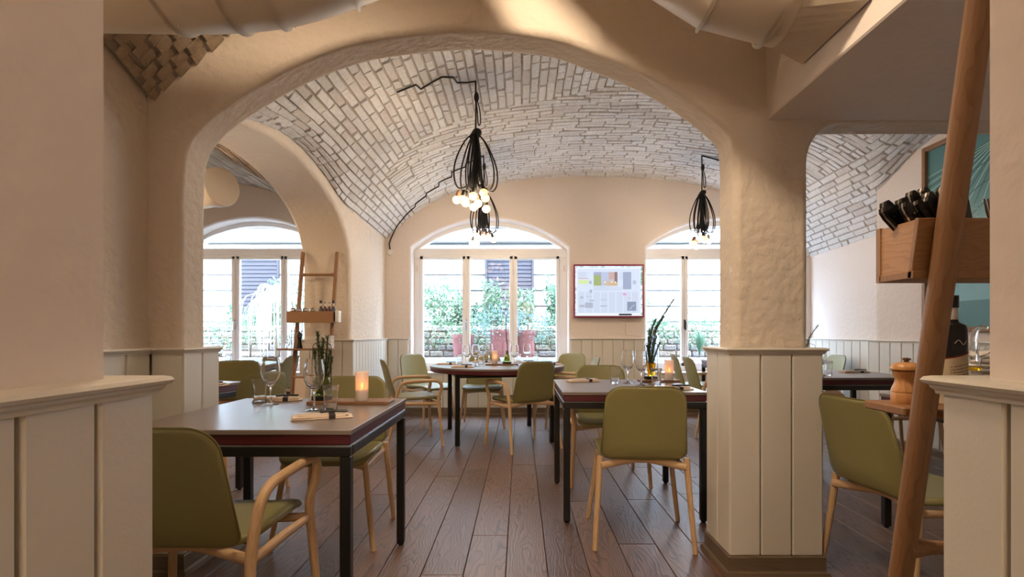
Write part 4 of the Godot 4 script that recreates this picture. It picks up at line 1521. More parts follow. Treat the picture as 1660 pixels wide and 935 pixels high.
func cord_lamp(x: float, d: float, bulbs: int, drop: float, seed_: int, label: String, bay := false) -> void:
	var r := RandomNumberGenerator.new()
	r.seed = seed_
	var top := bay_point(x, d) if bay else vault_point(x, d)
	var t = thing("cord_lamp", label, "lamp", top)
	var knot_y := EYE + 1.60 - top.y      # where the cords are tied
	var bulb_y := EYE + 1.06 - top.y
	var st := MB.new()
	st.tube([Vector3(0, 0.01, 0), Vector3(0, -0.07, 0)], [0.004, 0.004], 8)
	part("hook", st, M.chrome, t)
	var c := MB.new()
	c.tube([Vector3(0, -0.02, 0), Vector3(0.004, (knot_y) * 0.5, 0), Vector3(0, knot_y, 0)], [0.007, 0.007, 0.007], 8)
	part("cord", c, M.rubber, t)
	var pl := MB.new()
	pl.lathe([Vector2(0, -0.035), Vector2(0.014, -0.03), Vector2(0.022, 0.0), Vector2(0.017, 0.03), Vector2(0.008, 0.045), Vector2(0, 0.045)], 14, Vector3(0.008, knot_y * 0.36, 0.008))
	part("plug", pl, M.rubber, t)
	var lp := MB.new()
	var lpp := smooth([Vector3(0.01, knot_y * 0.38, 0.01), Vector3(0.035, knot_y * 0.6, 0.012), Vector3(0.04, knot_y * 0.82, 0.01), Vector3(0.022, knot_y * 0.84, 0.01), Vector3(0.015, knot_y * 0.6, 0.012), Vector3(0.006, knot_y * 0.45, 0.008)], 5)
	lp.tube(lpp, radii(0.005, 0.005, lpp.size()), 6)
	part("cord", lp, M.rubber, t)
	var kn := MB.new()
	for k in 5:
		var ring := []
		for j in 13:
			var a := TAU * j / 12.0
			ring.append(Vector3(cos(a) * 0.030 + (k - 2) * 0.006, knot_y - 0.012 + (k - 2) * 0.010 + sin(a) * 0.016, sin(a) * 0.030))
		kn.tube(ring, radii(0.0085, 0.0085, 13), 6)
	part("knot", kn, M.rubber, t)
	# wire end sticking out of the knot
	var we := MB.new()
	we.tube([Vector3(0, knot_y, 0), Vector3(0.05, knot_y + 0.035, 0.0), Vector3(0.09, knot_y + 0.055, 0.01)], [0.002, 0.002, 0.001], 5)
	part("tie_end", we, M.rubber, t)
	var loops := 16
	for k in loops:
		var a := TAU * k / loops + r.randf() * 0.3
		var reach := (0.15 if k % 3 == 0 else 0.10 * (0.35 + r.randf() * 0.65)) * (0.8 + 0.4 * r.randf())
		var lowy := bulb_y + 0.06 + r.randf() * 0.06
		var o := Vector3(cos(a), 0, sin(a))
		var p := smooth([Vector3(0, knot_y, 0) + o * 0.015, Vector3(0, lerpf(knot_y, lowy, 0.18), 0) + o * reach * 0.55, Vector3(0, lerpf(knot_y, lowy, 0.55), 0) + o * reach, Vector3(0, lerpf(knot_y, lowy, 0.85), 0) + o * reach * 1.05, Vector3(0, lowy, 0) + o * reach * 0.8, Vector3(0, lowy + 0.05, 0) + o.rotated(Vector3.UP, 0.5) * reach * 0.45, Vector3(0, lerpf(knot_y, lowy, 0.5), 0) + o.rotated(Vector3.UP, 0.7) * reach * 0.25, Vector3(0, knot_y - 0.01, 0)], 4)
		var lb := MB.new()
		lb.tube(p, radii(0.0062, 0.0062, p.size()), 6)
		part("cord", lb, M.rubber, t)
	for k in bulbs:
		var a := TAU * k / bulbs * 1.618 + r.randf()
		var rr := 0.04 + 0.105 * sqrt(float(k) / bulbs) * (0.7 + 0.5 * r.randf())
		var y := bulb_y + (r.randf() - 0.5) * 0.10
		var p := Vector3(cos(a) * rr, y, sin(a) * rr)
		var tilt := Basis(Vector3(sin(a), 0, -cos(a)), -0.25)
		var so := MB.new()
		so.lathe([Vector2(0, 0.075), Vector2(0.010, 0.075), Vector2(0.015, 0.06), Vector2(0.0165, 0.028), Vector2(0.013, 0.022), Vector2(0, 0.022)], 12, p, tilt)
		part("socket", so, M.socket if k % 3 == 0 else M.rubber, t)
		var bu := MB.new()
		bu.lathe([Vector2(0, -0.036), Vector2(0.014, -0.0335), Vector2(0.027, -0.023), Vector2(0.034, -0.004), Vector2(0.032, 0.009), Vector2(0.022, 0.020), Vector2(0.014, 0.026), Vector2(0, 0.027)], 16, p, tilt)
		var bm = part("bulb", bu, M.bulb_glass, t)
		var fi := MB.new()
		fi.ball(p + Vector3(0, -0.004, 0), 0.011, 8, 6, Vector3(1, 1.3, 1))
		part("filament", fi, M.filament, bm)
		var l := OmniLight3D.new()
		l.name = "bulb_light"
		l.position = p + Vector3(0, -0.004, 0)
		l.light_color = Color(1.0, 0.89, 0.75)
		l.light_energy = 0.06
		l.light_size = 0.01
		l.omni_range = 12.0
		l.omni_attenuation = 2.0
		l.shadow_enabled = true
		bm.add_child(l, true)

# ============================ chairs and tables ==============================================
# an upholstered panel: rounded outline (s, t) mapped to a curved sheet, with soft edges
func pad(outline: PackedVector2Array, rings: int, thick: float, f: Callable) -> MB:
	var b := MB.new()
	var n := outline.size()
	var c := Vector2.ZERO
	for p in outline: c += p / n
	var rows := []
	for i in rings + 1:
		var r := float(i) / rings
		var row := []
		for k in n:
			row.append(c + (outline[k] - c) * (1.0 - pow(1.0 - r, 2.2)))
		rows.append(row)
	var lift := func(i: int) -> float:
		var r := 1.0 - pow(1.0 - float(i) / rings, 2.2)
		return thick * 0.5 * sqrt(maxf(0.0, 1.0 - pow(r, 26.0)))
	for sgn in [1.0, -1.0]:
		var pts := []
		var nr := []
		for i in rings + 1:
			var pr := []
			var nn := []
			for k in n:
				var q: Vector2 = rows[i][k]
				var m: Vector3 = surf_normal(f, q) * sgn
				pr.append(f.call(q) + m * lift.call(i))
				var rad: Vector2 = (outline[k] - c).normalized()
				var edge: Vector3 = (f.call(q + rad * 0.003) - f.call(q)).normalized()
				var w := pow(1.0 - pow(1.0 - float(i) / rings, 2.2), 40.0)
				nn.append((m * (1.0 - w * 0.999) + edge * w).normalized())
			pts.append(pr)
			nr.append(nn)
		for i in rings:
			for k in n:
				var j := (k + 1) % n
				if i == 0:
					b.tri(pts[0][k], pts[1][k], pts[1][j], nr[0][k], nr[1][k], nr[1][j])
				else:
					b.squad(pts[i][k], pts[i + 1][k], pts[i + 1][j], pts[i][j], nr[i][k], nr[i + 1][k], nr[i + 1][j], nr[i][j])
	return b

func surf_normal(f: Callable, q: Vector2) -> Vector3:
	var e := 1e-3
	var a: Vector3 = f.call(q + Vector2(e, 0)) - f.call(q - Vector2(e, 0))
	var b: Vector3 = f.call(q + Vector2(0, e)) - f.call(q - Vector2(0, e))
	return a.cross(b).normalized()

func back_map(q: Vector2) -> Vector3:            # q.x -0.5..0.5, q.y 0..1
	var w := lerpf(0.425, 0.372, clampf(q.y, 0, 1))
	var bend := 0.028 * (1.0 - 4.0 * q.x * q.x)
	return Vector3(q.x * w, 0.452 + 0.362 * q.y, 0.200 + 0.085 * pow(maxf(q.y, 0.0), 1.2) + bend - 0.05 * pow(clampf(0.25 - q.y, 0, 1) * 4.0, 2.0) * 0.35)

func seat_map(q: Vector2) -> Vector3:            # q.y 0 at the back, 1 at the front
	var w := lerpf(0.42, 0.46, q.y)
	var dish := -0.010 * (1.0 - 4.0 * q.x * q.x)
	return Vector3(q.x * w, 0.452 + dish + 0.012 * q.y - 0.035 * pow(clampf((q.y - 0.75) * 4.0, 0, 1), 2.0), 0.172 - 0.41 * q.y)

func chair(arms: bool) -> Dictionary:
	var key := "arm" if arms else "plain"
	if mesh_cache.has(key):
		return mesh_cache[key]
	var o := {}
	var ro := PackedVector2Array()
	for p in round_rect(1.0, 1.0, 0.16, 7):
		ro.append(Vector2(p.x, p.y + 0.5))
	o.seat = pad(ro, 10, 0.034, seat_map).mesh()
	for i in ro.size():              # the backrest: round shoulders, tighter lower corners
		var p := ro[i]
		if p.y > 0.84 and absf(p.x) > 0.34:
			var c := Vector2(signf(p.x) * 0.34, 0.84)
			ro[i] = Vector2(signf(p.x) * 0.30, 0.80) + (p - c) * 1.25
		elif p.y < 0.16 and absf(p.x) > 0.34:
			var c := Vector2(signf(p.x) * 0.34, 0.16)
			ro[i] = Vector2(signf(p.x) * 0.40, 0.10) + (p - c) * 0.62
	o.backrest = pad(ro, 10, 0.020, back_map).mesh()
	var loop := []
	for p in ro: loop.append(back_map(p * Vector2(1.004, 1.004)) + Vector3(0, 0, 0.004))
	loop.append(loop[0])
	loop.append(loop[1])
	var pp := MB.new()
	pp.tube(loop, radii(0.0022, 0.0022, loop.size()), 5, Vector2.ONE, false)
	o.piping = pp.mesh()
	var legs := []
	var rails := []
	var armr := []
	for s in [-1.0, 1.0]:
		var fl := MB.new()
		var rl := MB.new()
		if arms:
			var f := smooth([Vector3(s * 0.275, 0, -0.235), Vector3(s * 0.262, 0.22, -0.215), Vector3(s * 0.25, 0.42, -0.198)], 4)
			fl.tube(f, radii(0.0125, 0.0165, f.size()), 14)
			var r := smooth([Vector3(s * 0.262, 0, 0.285), Vector3(s * 0.25, 0.22, 0.235), Vector3(s * 0.242, 0.42, 0.205)], 4)
			rl.tube(r, radii(0.0125, 0.0165, r.size()), 14)
			var a := MB.new()
			var ap := smooth([Vector3(s * 0.25, 0.415, -0.198), Vector3(s * 0.252, 0.47, -0.200), Vector3(s * 0.260, 0.515, -0.214), Vector3(s * 0.267, 0.560, -0.222), Vector3(s * 0.270, 0.592, -0.214), Vector3(s * 0.269, 0.614, -0.188), Vector3(s * 0.267, 0.621, -0.14), Vector3(s * 0.266, 0.620, 0.02), Vector3(s * 0.262, 0.614, 0.10), Vector3(s * 0.258, 0.598, 0.145), Vector3(s * 0.252, 0.562, 0.172), Vector3(s * 0.246, 0.50, 0.190), Vector3(s * 0.242, 0.415, 0.205)], 4)
			a.tube(ap, radii(0.0165, 0.0165, ap.size()), 14)
			armr.append(a.mesh())
		else:
			var f := smooth([Vector3(s * 0.255, 0, -0.225), Vector3(s * 0.225, 0.22, -0.200), Vector3(s * 0.20, 0.430, -0.18)], 4)
			fl.tube(f, radii(0.0125, 0.016, f.size()), 14)
			var r := smooth([Vector3(s * 0.242, 0, 0.240), Vector3(s * 0.227, 0.22, 0.205), Vector3(s * 0.212, 0.452, 0.178)], 4)
			rl.tube(r, radii(0.0125, 0.016, r.size()), 14)
		legs.append(fl.mesh())
		legs.append(rl.mesh())
		var sd := MB.new()
		var xx := 0.248 if arms else 0.206
		sd.tube([Vector3(s * xx, 0.400, -0.195), Vector3(s * (xx - 0.008), 0.405, 0.0), Vector3(s * (xx - 0.004), 0.410, 0.195)], [0.015, 0.017, 0.015], 12, Vector2(0.75, 1.0))
		rails.append(sd.mesh())
	o.legs = legs
	o.rails = rails
	o.arms = armr
	var x := 0.240 if arms else 0.21
	var br := MB.new()
	br.tube(smooth([Vector3(-x, 0.408, 0.195), Vector3(-0.06, 0.425, 0.135), Vector3(0, 0.427, 0.128), Vector3(0.06, 0.425, 0.135), Vector3(x, 0.408, 0.195)], 4), radii(0.017, 0.017, 17), 12, Vector2(0.8, 1.05))
	o.back_rail = br.mesh()
	var fr := MB.new()
	fr.tube(smooth([Vector3(-x, 0.402, -0.19), Vector3(0, 0.415, -0.13), Vector3(x, 0.402, -0.19)], 4), radii(0.015, 0.015, 9), 12, Vector2(0.8, 1.05))
	o.front_rail = fr.mesh()
	var pg := MB.new()
	for k in [[-0.12, 0.14], [0.12, 0.14], [-0.14, -0.13], [0.14, -0.13]]:
		pg.tube([Vector3(k[0], 0.405, k[1]), Vector3(k[0], 0.452, k[1])], [0.008, 0.008], 10)
	o.pegs = pg.mesh()
	mesh_cache[key] = o
	return o

func put_chair(x: float, d: float, deg: float, arms: bool, label: String, leather := "leather") -> void:
	var g := chair(arms)
	var t = thing("armchair" if arms else "dining_chair", label, "chair", at(x, 0, d), -deg_to_rad(deg), "green leather and ash wood chairs")
	part("seat", g.seat, M[leather], t)
	var b = part("backrest", g.backrest, M[leather], t)
	part("piping", g.piping, M.piping, b)
	for l in g.legs: part("leg", l, M.ash, t)
	for r in g.rails: part("side_rail", r, M.ash, t)
	for a in g.arms: part("armrest", a, M.ash, t)
	part("back_rail", g.back_rail, M.ash, t)
	part("front_rail", g.front_rail, M.ash, t)
	part("seat_pegs", g.pegs, M.ash, t)

func put_table(x: float, d: float, w: float, dp: float, deg: float, label: String) -> void:
	var t = thing("dining_table", label, "table", at(x, 0, d), -deg_to_rad(deg), "square dining tables with maroon edge")
	var b := MB.new()
	b.box(Vector3(0, TABLE - 0.009, 0), Vector3(w, 0.018, dp), 0.0025)
	part("tabletop", b, M.laminate, t)
	b = MB.new()
	b.box(Vector3(0, TABLE - 0.0355, 0), Vector3(w - 0.010, 0.035, dp - 0.010), 0.003)
	part("maroon_board", b, M.maroon, t)
	b = MB.new()
	b.box(Vector3(0, TABLE - 0.0565, 0), Vector3(w - 0.012, 0.004, dp - 0.012), 0.001)
	part("metal_strip", b, M.edge_metal, t)
	b = MB.new()
	for s in [-1, 1]:
		b.box(Vector3(0, TABLE - 0.076, s * (dp / 2 - 0.02)), Vector3(w - 0.01, 0.036, 0.032), 0.003)
		b.box(Vector3(s * (w / 2 - 0.02), TABLE - 0.076, 0), Vector3(0.032, 0.036, dp - 0.075), 0.003)
	part("apron", b, M.black_metal, t)
	for sx in [-1, 1]:
		for sz in [-1, 1]:
			b = MB.new()
			b.box(Vector3(sx * (w / 2 - 0.0235), (TABLE - 0.094) / 2 + 0.005, sz * (dp / 2 - 0.0235)), Vector3(0.037, TABLE - 0.104, 0.037), 0.003)
			var leg = part("leg", b, M.black_metal, t)
			b = MB.new()
			b.lathe([Vector2(0, 0), Vector2(0.012, 0), Vector2(0.014, 0.004), Vector2(0.014, 0.012), Vector2(0, 0.012)], 12, Vector3(sx * (w / 2 - 0.0235), 0, sz * (dp / 2 - 0.0235)))
			part("foot", b, M.black_plastic, leg)

const T1 := [-0.99, 2.24, 0.82, 0.88]
const T2 := [0.652, 3.36, 0.822, 0.82]
const TR := [-0.235, 5.5, 0.70]
const T5 := [2.63, 4.34, 0.82, 0.86]
const T6 := [2.42, 2.50, 0.84, 0.84]
const TW := [2.72, 6.2, 0.85, 0.9]
const TB := [-2.38, 3.32, 0.80, 0.80]
const TC := [-3.18, 5.80, 0.95, 0.8]

func build_furniture() -> void:
	put_table(T1[0], T1[1], T1[2], T1[3], 0, "left front square table with maroon edge, laid in front of the near pier")
	put_table(T2[0], T2[1], T2[2], T2[3], 0, "square table left of the middle pillar with a yellow vase on it")
	put_table(T5[0], T5[1], T5[2], T5[3], 0, "square table behind the middle pillar by the right wall")
	put_table(T6[0], T6[1], T6[2], T6[3], 0, "square table mostly hidden behind the near oak ladder shelf")
	put_table(TW[0], TW[1], TW[2], TW[3], 0, "square table in front of the glazed door, mostly behind the pillar")
	put_table(TB[0], TB[1], TB[2], TB[3], 14, "square table under the low side arch, right behind the left arch pier")
	put_table(TC[0], TC[1], TC[2], TC[3], 0, "square table at the window of the left bay")
	# round table
	var t = thing("round_table", "round grey-topped table with maroon edge before the middle window", "table", at(TR[0], 0, TR[1]))
	var r: float = TR[2]
	var b := MB.new()
	b.lathe([Vector2(0, TABLE - 0.018), Vector2(r - 0.002, TABLE - 0.018), Vector2(r, TABLE - 0.016), Vector2(r, TABLE - 0.002), Vector2(r - 0.002, TABLE), Vector2(0, TABLE)], 72)
	part("tabletop", b, M.laminate, t)
	b = MB.new()
	b.lathe([Vector2(0, TABLE - 0.056), Vector2(r - 0.008, TABLE - 0.056), Vector2(r - 0.005, TABLE - 0.053), Vector2(r - 0.005, TABLE - 0.018), Vector2(0, TABLE - 0.018)], 72)
	part("maroon_board", b, M.maroon, t)
	var legs := [Vector3(-0.36, 0, 0.52), Vector3(-0.55, 0, -0.36), Vector3(0.34, 0, -0.55), Vector3(0.55, 0, 0.34)]
	var ap := MB.new()
	for k in 4:
		var l := MB.new()
		l.box(legs[k] + Vector3(0, (TABLE - 0.056) / 2, 0), Vector3(0.042, TABLE - 0.056, 0.042), 0.003, Basis(Vector3.UP, 0.33))
		part("leg", l, M.black_metal, t)
		var p: Vector3 = legs[k]
		var q: Vector3 = legs[(k + 1) % 4]
		var dv := (q - p).normalized()
		ap.box((p + q) / 2 + Vector3(0, TABLE - 0.076, 0), Vector3(p.distance_to(q) - 0.04, 0.038, 0.03), 0.003, Basis(dv, Vector3.UP, dv.cross(Vector3.UP)))
	part("apron", ap, M.black_metal, t)
	# chairs
	put_chair(-1.02, 1.72, 0, true, "nearest armchair at the left front table, its olive back to the viewer")
	put_chair(0.63, 2.80, 5, false, "armless chair at the yellow vase table, olive back to the viewer")
	put_chair(-0.975, 2.80, 180, false, "armless chair on the far side of the left front table, behind the candle")
	put_chair(0.02, 4.98, -29, true, "armchair with its mustard back to the viewer at the round table")
	put_chair(-1.05, 5.16, 69, true, "armchair seen from the side at the left of the round table")
	put_chair(-1.10, 6.22, 129, false, "pale green armless chair beside the left corner dado, left of the window")
	put_chair(-0.43, 6.10, 180, false, "armless chair behind the round table with its back to the window")
	put_chair(0.50, 6.38, 214, false, "pale green chair behind the round table under the wall screen")
	put_chair(0.53, 5.60, -92, true, "armchair seen edge-on at the right of the round table")
	put_chair(0.63, 3.86, 180, true, "armchair on the far side of the yellow vase table, facing the viewer")
	put_chair(2.08, 5.60, 92, true, "chair nearer the viewer left of the glazed-door table, by the pillar")
	put_chair(2.14, 6.30, 96, false, "chair farther from the viewer left of the glazed-door table")
	put_chair(3.40, 6.10, -90, false, "pale green chair in the far right corner seen just right of the pillar")
	put_chair(2.18, 4.15, 90, true, "armchair behind the middle pillar of which the wooden arm shows")
	put_chair(3.10, 4.32, -90, false, "armless chair at the right wall seen behind the pepper mill shelf")
	put_chair(1.60, 2.13, 84, false, "right front armless chair with tilted olive back beside the ladder shelf")
	put_chair(-1.92, 3.50, -70, false, "chair under the low side arch behind the left front table")
	put_chair(-2.80, 5.15, -32, true, "armchair in the left bay with its wooden arm showing, before the window table")
	put_chair(-2.83, 5.86, -90, false, "pale green chair at the right of the left bay window table")

# ============================ things on the tables ===========================================
func wine_glass(p: Vector3, label: String, group := "") -> void:
	if not mesh_cache.has("wine"):
		var foot := MB.new()
		foot.lathe([Vector2(0, 0), Vector2(0.036, 0), Vector2(0.0365, 0.0012), Vector2(0.030, 0.0035), Vector2(0.012, 0.008), Vector2(0.005, 0.016), Vector2(0.0038, 0.035), Vector2(0.0038, 0.070), Vector2(0.006, 0.082), Vector2(0.016, 0.094), Vector2(0.031, 0.110), Vector2(0.0405, 0.130), Vector2(0.0435, 0.148), Vector2(0.0425, 0.170), Vector2(0.038, 0.200), Vector2(0.0345, 0.220), Vector2(0.0333, 0.2205), Vector2(0.0333, 0.2195), Vector2(0.0368, 0.200), Vector2(0.0413, 0.170), Vector2(0.0422, 0.148), Vector2(0.0392, 0.131), Vector2(0.0297, 0.112), Vector2(0.0145, 0.0975), Vector2(0, 0.094)], 28)
		mesh_cache.wine = foot.mesh()
	single("wine_glass", mesh_cache.wine, M.glass, label, "wine glass", p, 0.0, "wine glasses")

func tumbler(p: Vector3, label: String) -> void:
	if not mesh_cache.has("tumbler"):
		var b := MB.new()
		b.lathe([Vector2(0, 0), Vector2(0.0275, 0), Vector2(0.029, 0.002), Vector2(0.0275, 0.02), Vector2(0.0272, 0.045), Vector2(0.0295, 0.08), Vector2(0.0345, 0.112), Vector2(0.0342, 0.113), Vector2(0.0332, 0.1125), Vector2(0.028, 0.08), Vector2(0.0257, 0.045), Vector2(0.0258, 0.02), Vector2(0.024, 0.011), Vector2(0, 0.009)], 26)
		mesh_cache.tumbler = b.mesh()
	single("water_glass", mesh_cache.tumbler, M.glass, label, "tumbler", p, 0.0, "water tumblers")

func place_setting(p: Vector3, turn: float, where: String, fork := false) -> void:
	if not mesh_cache.has("napkin"):
		var b := MB.new()
		b.box(Vector3(0, 0.0035, 0), Vector3(0.225, 0.007, 0.088), 0.003)
		b.box(Vector3(-0.012, 0.0100, 0.002), Vector3(0.196, 0.0062, 0.082), 0.0028, Basis(Vector3.UP, 0.03))
		b.box(Vector3(0.004, 0.0150, -0.002), Vector3(0.186, 0.0042, 0.076), 0.002, Basis(Vector3.UP, -0.02))
		mesh_cache.napkin = b.mesh()
		b = MB.new()
		b.box(Vector3(0.035, 0.0178, 0), Vector3(0.024, 0.0016, 0.090), 0.0006)
		b.box(Vector3(0.035, 0.009, 0.0455), Vector3(0.024, 0.018, 0.0016), 0.0006)
		b.box(Vector3(0.035, 0.009, -0.0455), Vector3(0.024, 0.018, 0.0016), 0.0006)
		mesh_cache.band = b.mesh()
		b = MB.new()
		var pts := smooth([Vector3(0.095, 0.0245, 0.012), Vector3(0.04, 0.027, 0.012), Vector3(-0.01, 0.0255, 0.012)], 4)
		b.tube(pts, [0.006, 0.0085, 0.009, 0.0085, 0.008, 0.008, 0.0082, 0.0085, 0.007], 10, Vector2(0.95, 0.6))
		mesh_cache.knife_handle = b.mesh()
		b = MB.new()
		b.prism(PackedVector2Array([Vector2(-0.010, -0.007), Vector2(-0.010, 0.006), Vector2(-0.085, 0.0075), Vector2(-0.115, 0.0), Vector2(-0.10, -0.005)]), -0.0007, 0.0007, Transform3D(Basis(Vector3(1, 0, 0), Vector3(0, 0, 1), Vector3(0, -1, 0)), Vector3(0, 0.0245, 0.012)))
		mesh_cache.knife_blade = b.mesh()
	var n = thing("napkin", "folded napkin with dark band " + where, "napkin", p, turn, "folded napkins")
	part("cloth", mesh_cache.napkin, M.napkin, n)
	part("band", mesh_cache.band, M.band, n)
	if fork:
		var f = thing("fork", "steel fork on the napkin " + where, "fork", p, turn, "table forks")
		var b := MB.new()
		var hp := smooth([Vector3(-0.09, 0.021, -0.01), Vector3(0.0, 0.0225, -0.008), Vector3(0.055, 0.0235, -0.006)], 4)
		b.tube(hp, radii(0.005, 0.003, hp.size()), 8, Vector2(1.3, 0.6))
		part("handle", b, M.steel, f)
		b = MB.new()
		for k in 4:
			b.tube([Vector3(0.053, 0.0235, -0.006), Vector3(0.066, 0.0225, -0.012 + k * 0.006 * 0.8), Vector3(0.10, 0.0235, -0.014 + k * 0.006)], [0.0022, 0.0018, 0.0010], 6)
		part("tines", b, M.steel, f)
		return
	var k = thing("table_knife", "black-handled knife on the napkin " + where, "knife", p, turn, "black-handled table knives")
	part("handle", mesh_cache.knife_handle, M.black_plastic, k)
	part("blade", mesh_cache.knife_blade, M.steel, k)

func candle(p: Vector3, label: String) -> void:
	var t = thing("candle_holder", label, "candle", p, 0.0, "candles in frosted glasses")
	var b := MB.new()
	b.lathe([Vector2(0, 0), Vector2(0.0285, 0), Vector2(0.030, 0.002), Vector2(0.0305, 0.134), Vector2(0.0295, 0.135), Vector2(0.0285, 0.134), Vector2(0.0282, 0.006), Vector2(0, 0.006)], 28)
	part("frosted_glass", b, M.frosted, t)
	b = MB.new()
	b.lathe([Vector2(0, 0.008), Vector2(0.025, 0.008), Vector2(0.025, 0.052), Vector2(0.022, 0.054), Vector2(0, 0.051)], 20)
	part("wax", b, M.wax, t)
	b = MB.new()
	b.lathe([Vector2(0, 0.054), Vector2(0.004, 0.058), Vector2(0.0062, 0.066), Vector2(0.004, 0.078), Vector2(0, 0.090)], 12)
	var f = part("flame", b, M.flame, t)
	var l := OmniLight3D.new()
	l.name = "candle_light"
	l.position = Vector3(0, 0.068, 0)
	l.light_color = Color(1.0, 0.62, 0.26)
	l.light_energy = 0.002
	l.light_size = 0.012
	l.omni_range = 8.0
	l.omni_attenuation = 2.0
	l.shadow_enabled = true
	f.add_child(l, true)

func serving_board(p: Vector3, w: float, dp: float, turn: float, label: String) -> void:
	var b := MB.new()
	b.box(Vector3(0, 0.0075, 0), Vector3(w, 0.015, dp), 0.002)
	single("wooden_board", b, M.board_wood, label, "board", p, turn, "wooden centrepiece boards")

func sprig(b: MB, s: MB, pts: Array, needles: int, ln: float, seed_: int, r0 := 0.0022) -> void:
	var r := RandomNumberGenerator.new()
	r.seed = seed_
	var way := smooth(pts, 5)
	s.tube(way, radii(r0, 0.0008, way.size()), 5)
	for i in needles:
		var f := float(i) / needles
		var x := f * (way.size() - 1)
		var j := mini(int(x), way.size() - 2)
		var p: Vector3 = way[j].lerp(way[j + 1], x - j)
		if p.y < 0.07:
			continue
		var up: Vector3 = (way[j + 1] - way[j]).normalized()
		var a := i * 2.4 + r.randf()
		var o := Vector3(cos(a), 0, sin(a))
		var dv := (o * 0.85 + up * (0.6 + 0.4 * r.randf())).normalized()
		var l := ln * (0.65 + 0.5 * r.randf()) * (1.0 - 0.45 * f)
		var sd := dv.cross(up).normalized() * 0.0024
		var e := p + dv * l
		b.flat(p - sd, p + sd, e + sd * 0.5, up)
		b.flat(p - sd, e + sd * 0.5, e - sd * 0.5, up)

func vase(p: Vector3, kind: String, label: String, stems: Array, herb: String, wire_h: float, needle := 0.026, per_m := 520.0) -> void:
	var t = thing("vase", label, "vase", p, 0.0, "small table vases in wire stands")
	var b := MB.new()
	b.lathe([Vector2(0, 0), Vector2(0.046, 0), Vector2(0.048, 0.002), Vector2(0.048, 0.019), Vector2(0.046, 0.021), Vector2(0, 0.021)], 32)
	part("base", b, M.black_plastic, t)
	b = MB.new()
	var w := []
	for k in 21:
		var a := PI * k / 20.0
		var u := clampf(-cos(a) * 1.5, -1.0, 1.0)
		w.append(Vector3(u * 0.044, 0.021 + wire_h * pow(sin(a), 0.25), 0.0))
	b.tube(w, radii(0.0018, 0.0018, w.size()), 6)
	part("wire_frame", b, M.black_metal, t)
	b = MB.new()
	var gm: Material = M.glass_smoke
	match kind:
		"cut":
			b.lathe([Vector2(0, 0.021), Vector2(0.024, 0.021), Vector2(0.032, 0.032), Vector2(0.040, 0.055), Vector2(0.041, 0.075), Vector2(0.036, 0.097), Vector2(0.034, 0.108), Vector2(0.0325, 0.108), Vector2(0.0345, 0.097), Vector2(0.038, 0.075), Vector2(0.037, 0.055), Vector2(0.029, 0.035), Vector2(0, 0.030)], 24)
			for k in 10:
				for sg in [-1.0, 1.0]:
					var pts := []
					for j in 6:
						var f := j / 5.0
						var a: float = TAU * k / 10.0 + sg * f * 0.9
						var rr := 0.0265 + 0.0148 * sin(PI * clampf(f * 0.85 + 0.08, 0, 1))
						pts.append(Vector3(cos(a) * rr, 0.026 + f * 0.068, sin(a) * rr))
					b.tube(pts, radii(0.0016, 0.0016, 6), 5)
		"amber":
			gm = M.glass_amber
			b.lathe([Vector2(0, 0.021), Vector2(0.022, 0.021), Vector2(0.024, 0.024), Vector2(0.0265, 0.075), Vector2(0.031, 0.112), Vector2(0.0295, 0.112), Vector2(0.0248, 0.075), Vector2(0.022, 0.030), Vector2(0, 0.028)], 26)
		"bottle":
			b.lathe([Vector2(0, 0.021), Vector2(0.034, 0.021), Vector2(0.036, 0.026), Vector2(0.030, 0.070), Vector2(0.014, 0.10), Vector2(0.013, 0.135), Vector2(0.012, 0.135), Vector2(0.0125, 0.10), Vector2(0.028, 0.069), Vector2(0.0335, 0.030), Vector2(0, 0.026)], 26)
	part("vase_glass", b, gm, t)
	var h = thing("herb_sprigs", herb, "plant", p + Vector3(0, 0.03, 0), 0.0, "sprigs in the table vases")
	var s := MB.new()
	var n := MB.new()
	var k := 0
	for st in stems:
		var ln := 0.0
		for i in st.size() - 1: ln += st[i].distance_to(st[i + 1])
		sprig(n, s, st, int(ln * per_m), needle, 40 + k)
		k += 1
	tag(part("needles", n, M.rosemary, h), "", "", "", "stuff")
	part("stem", s, M.rosemary_stem, h)

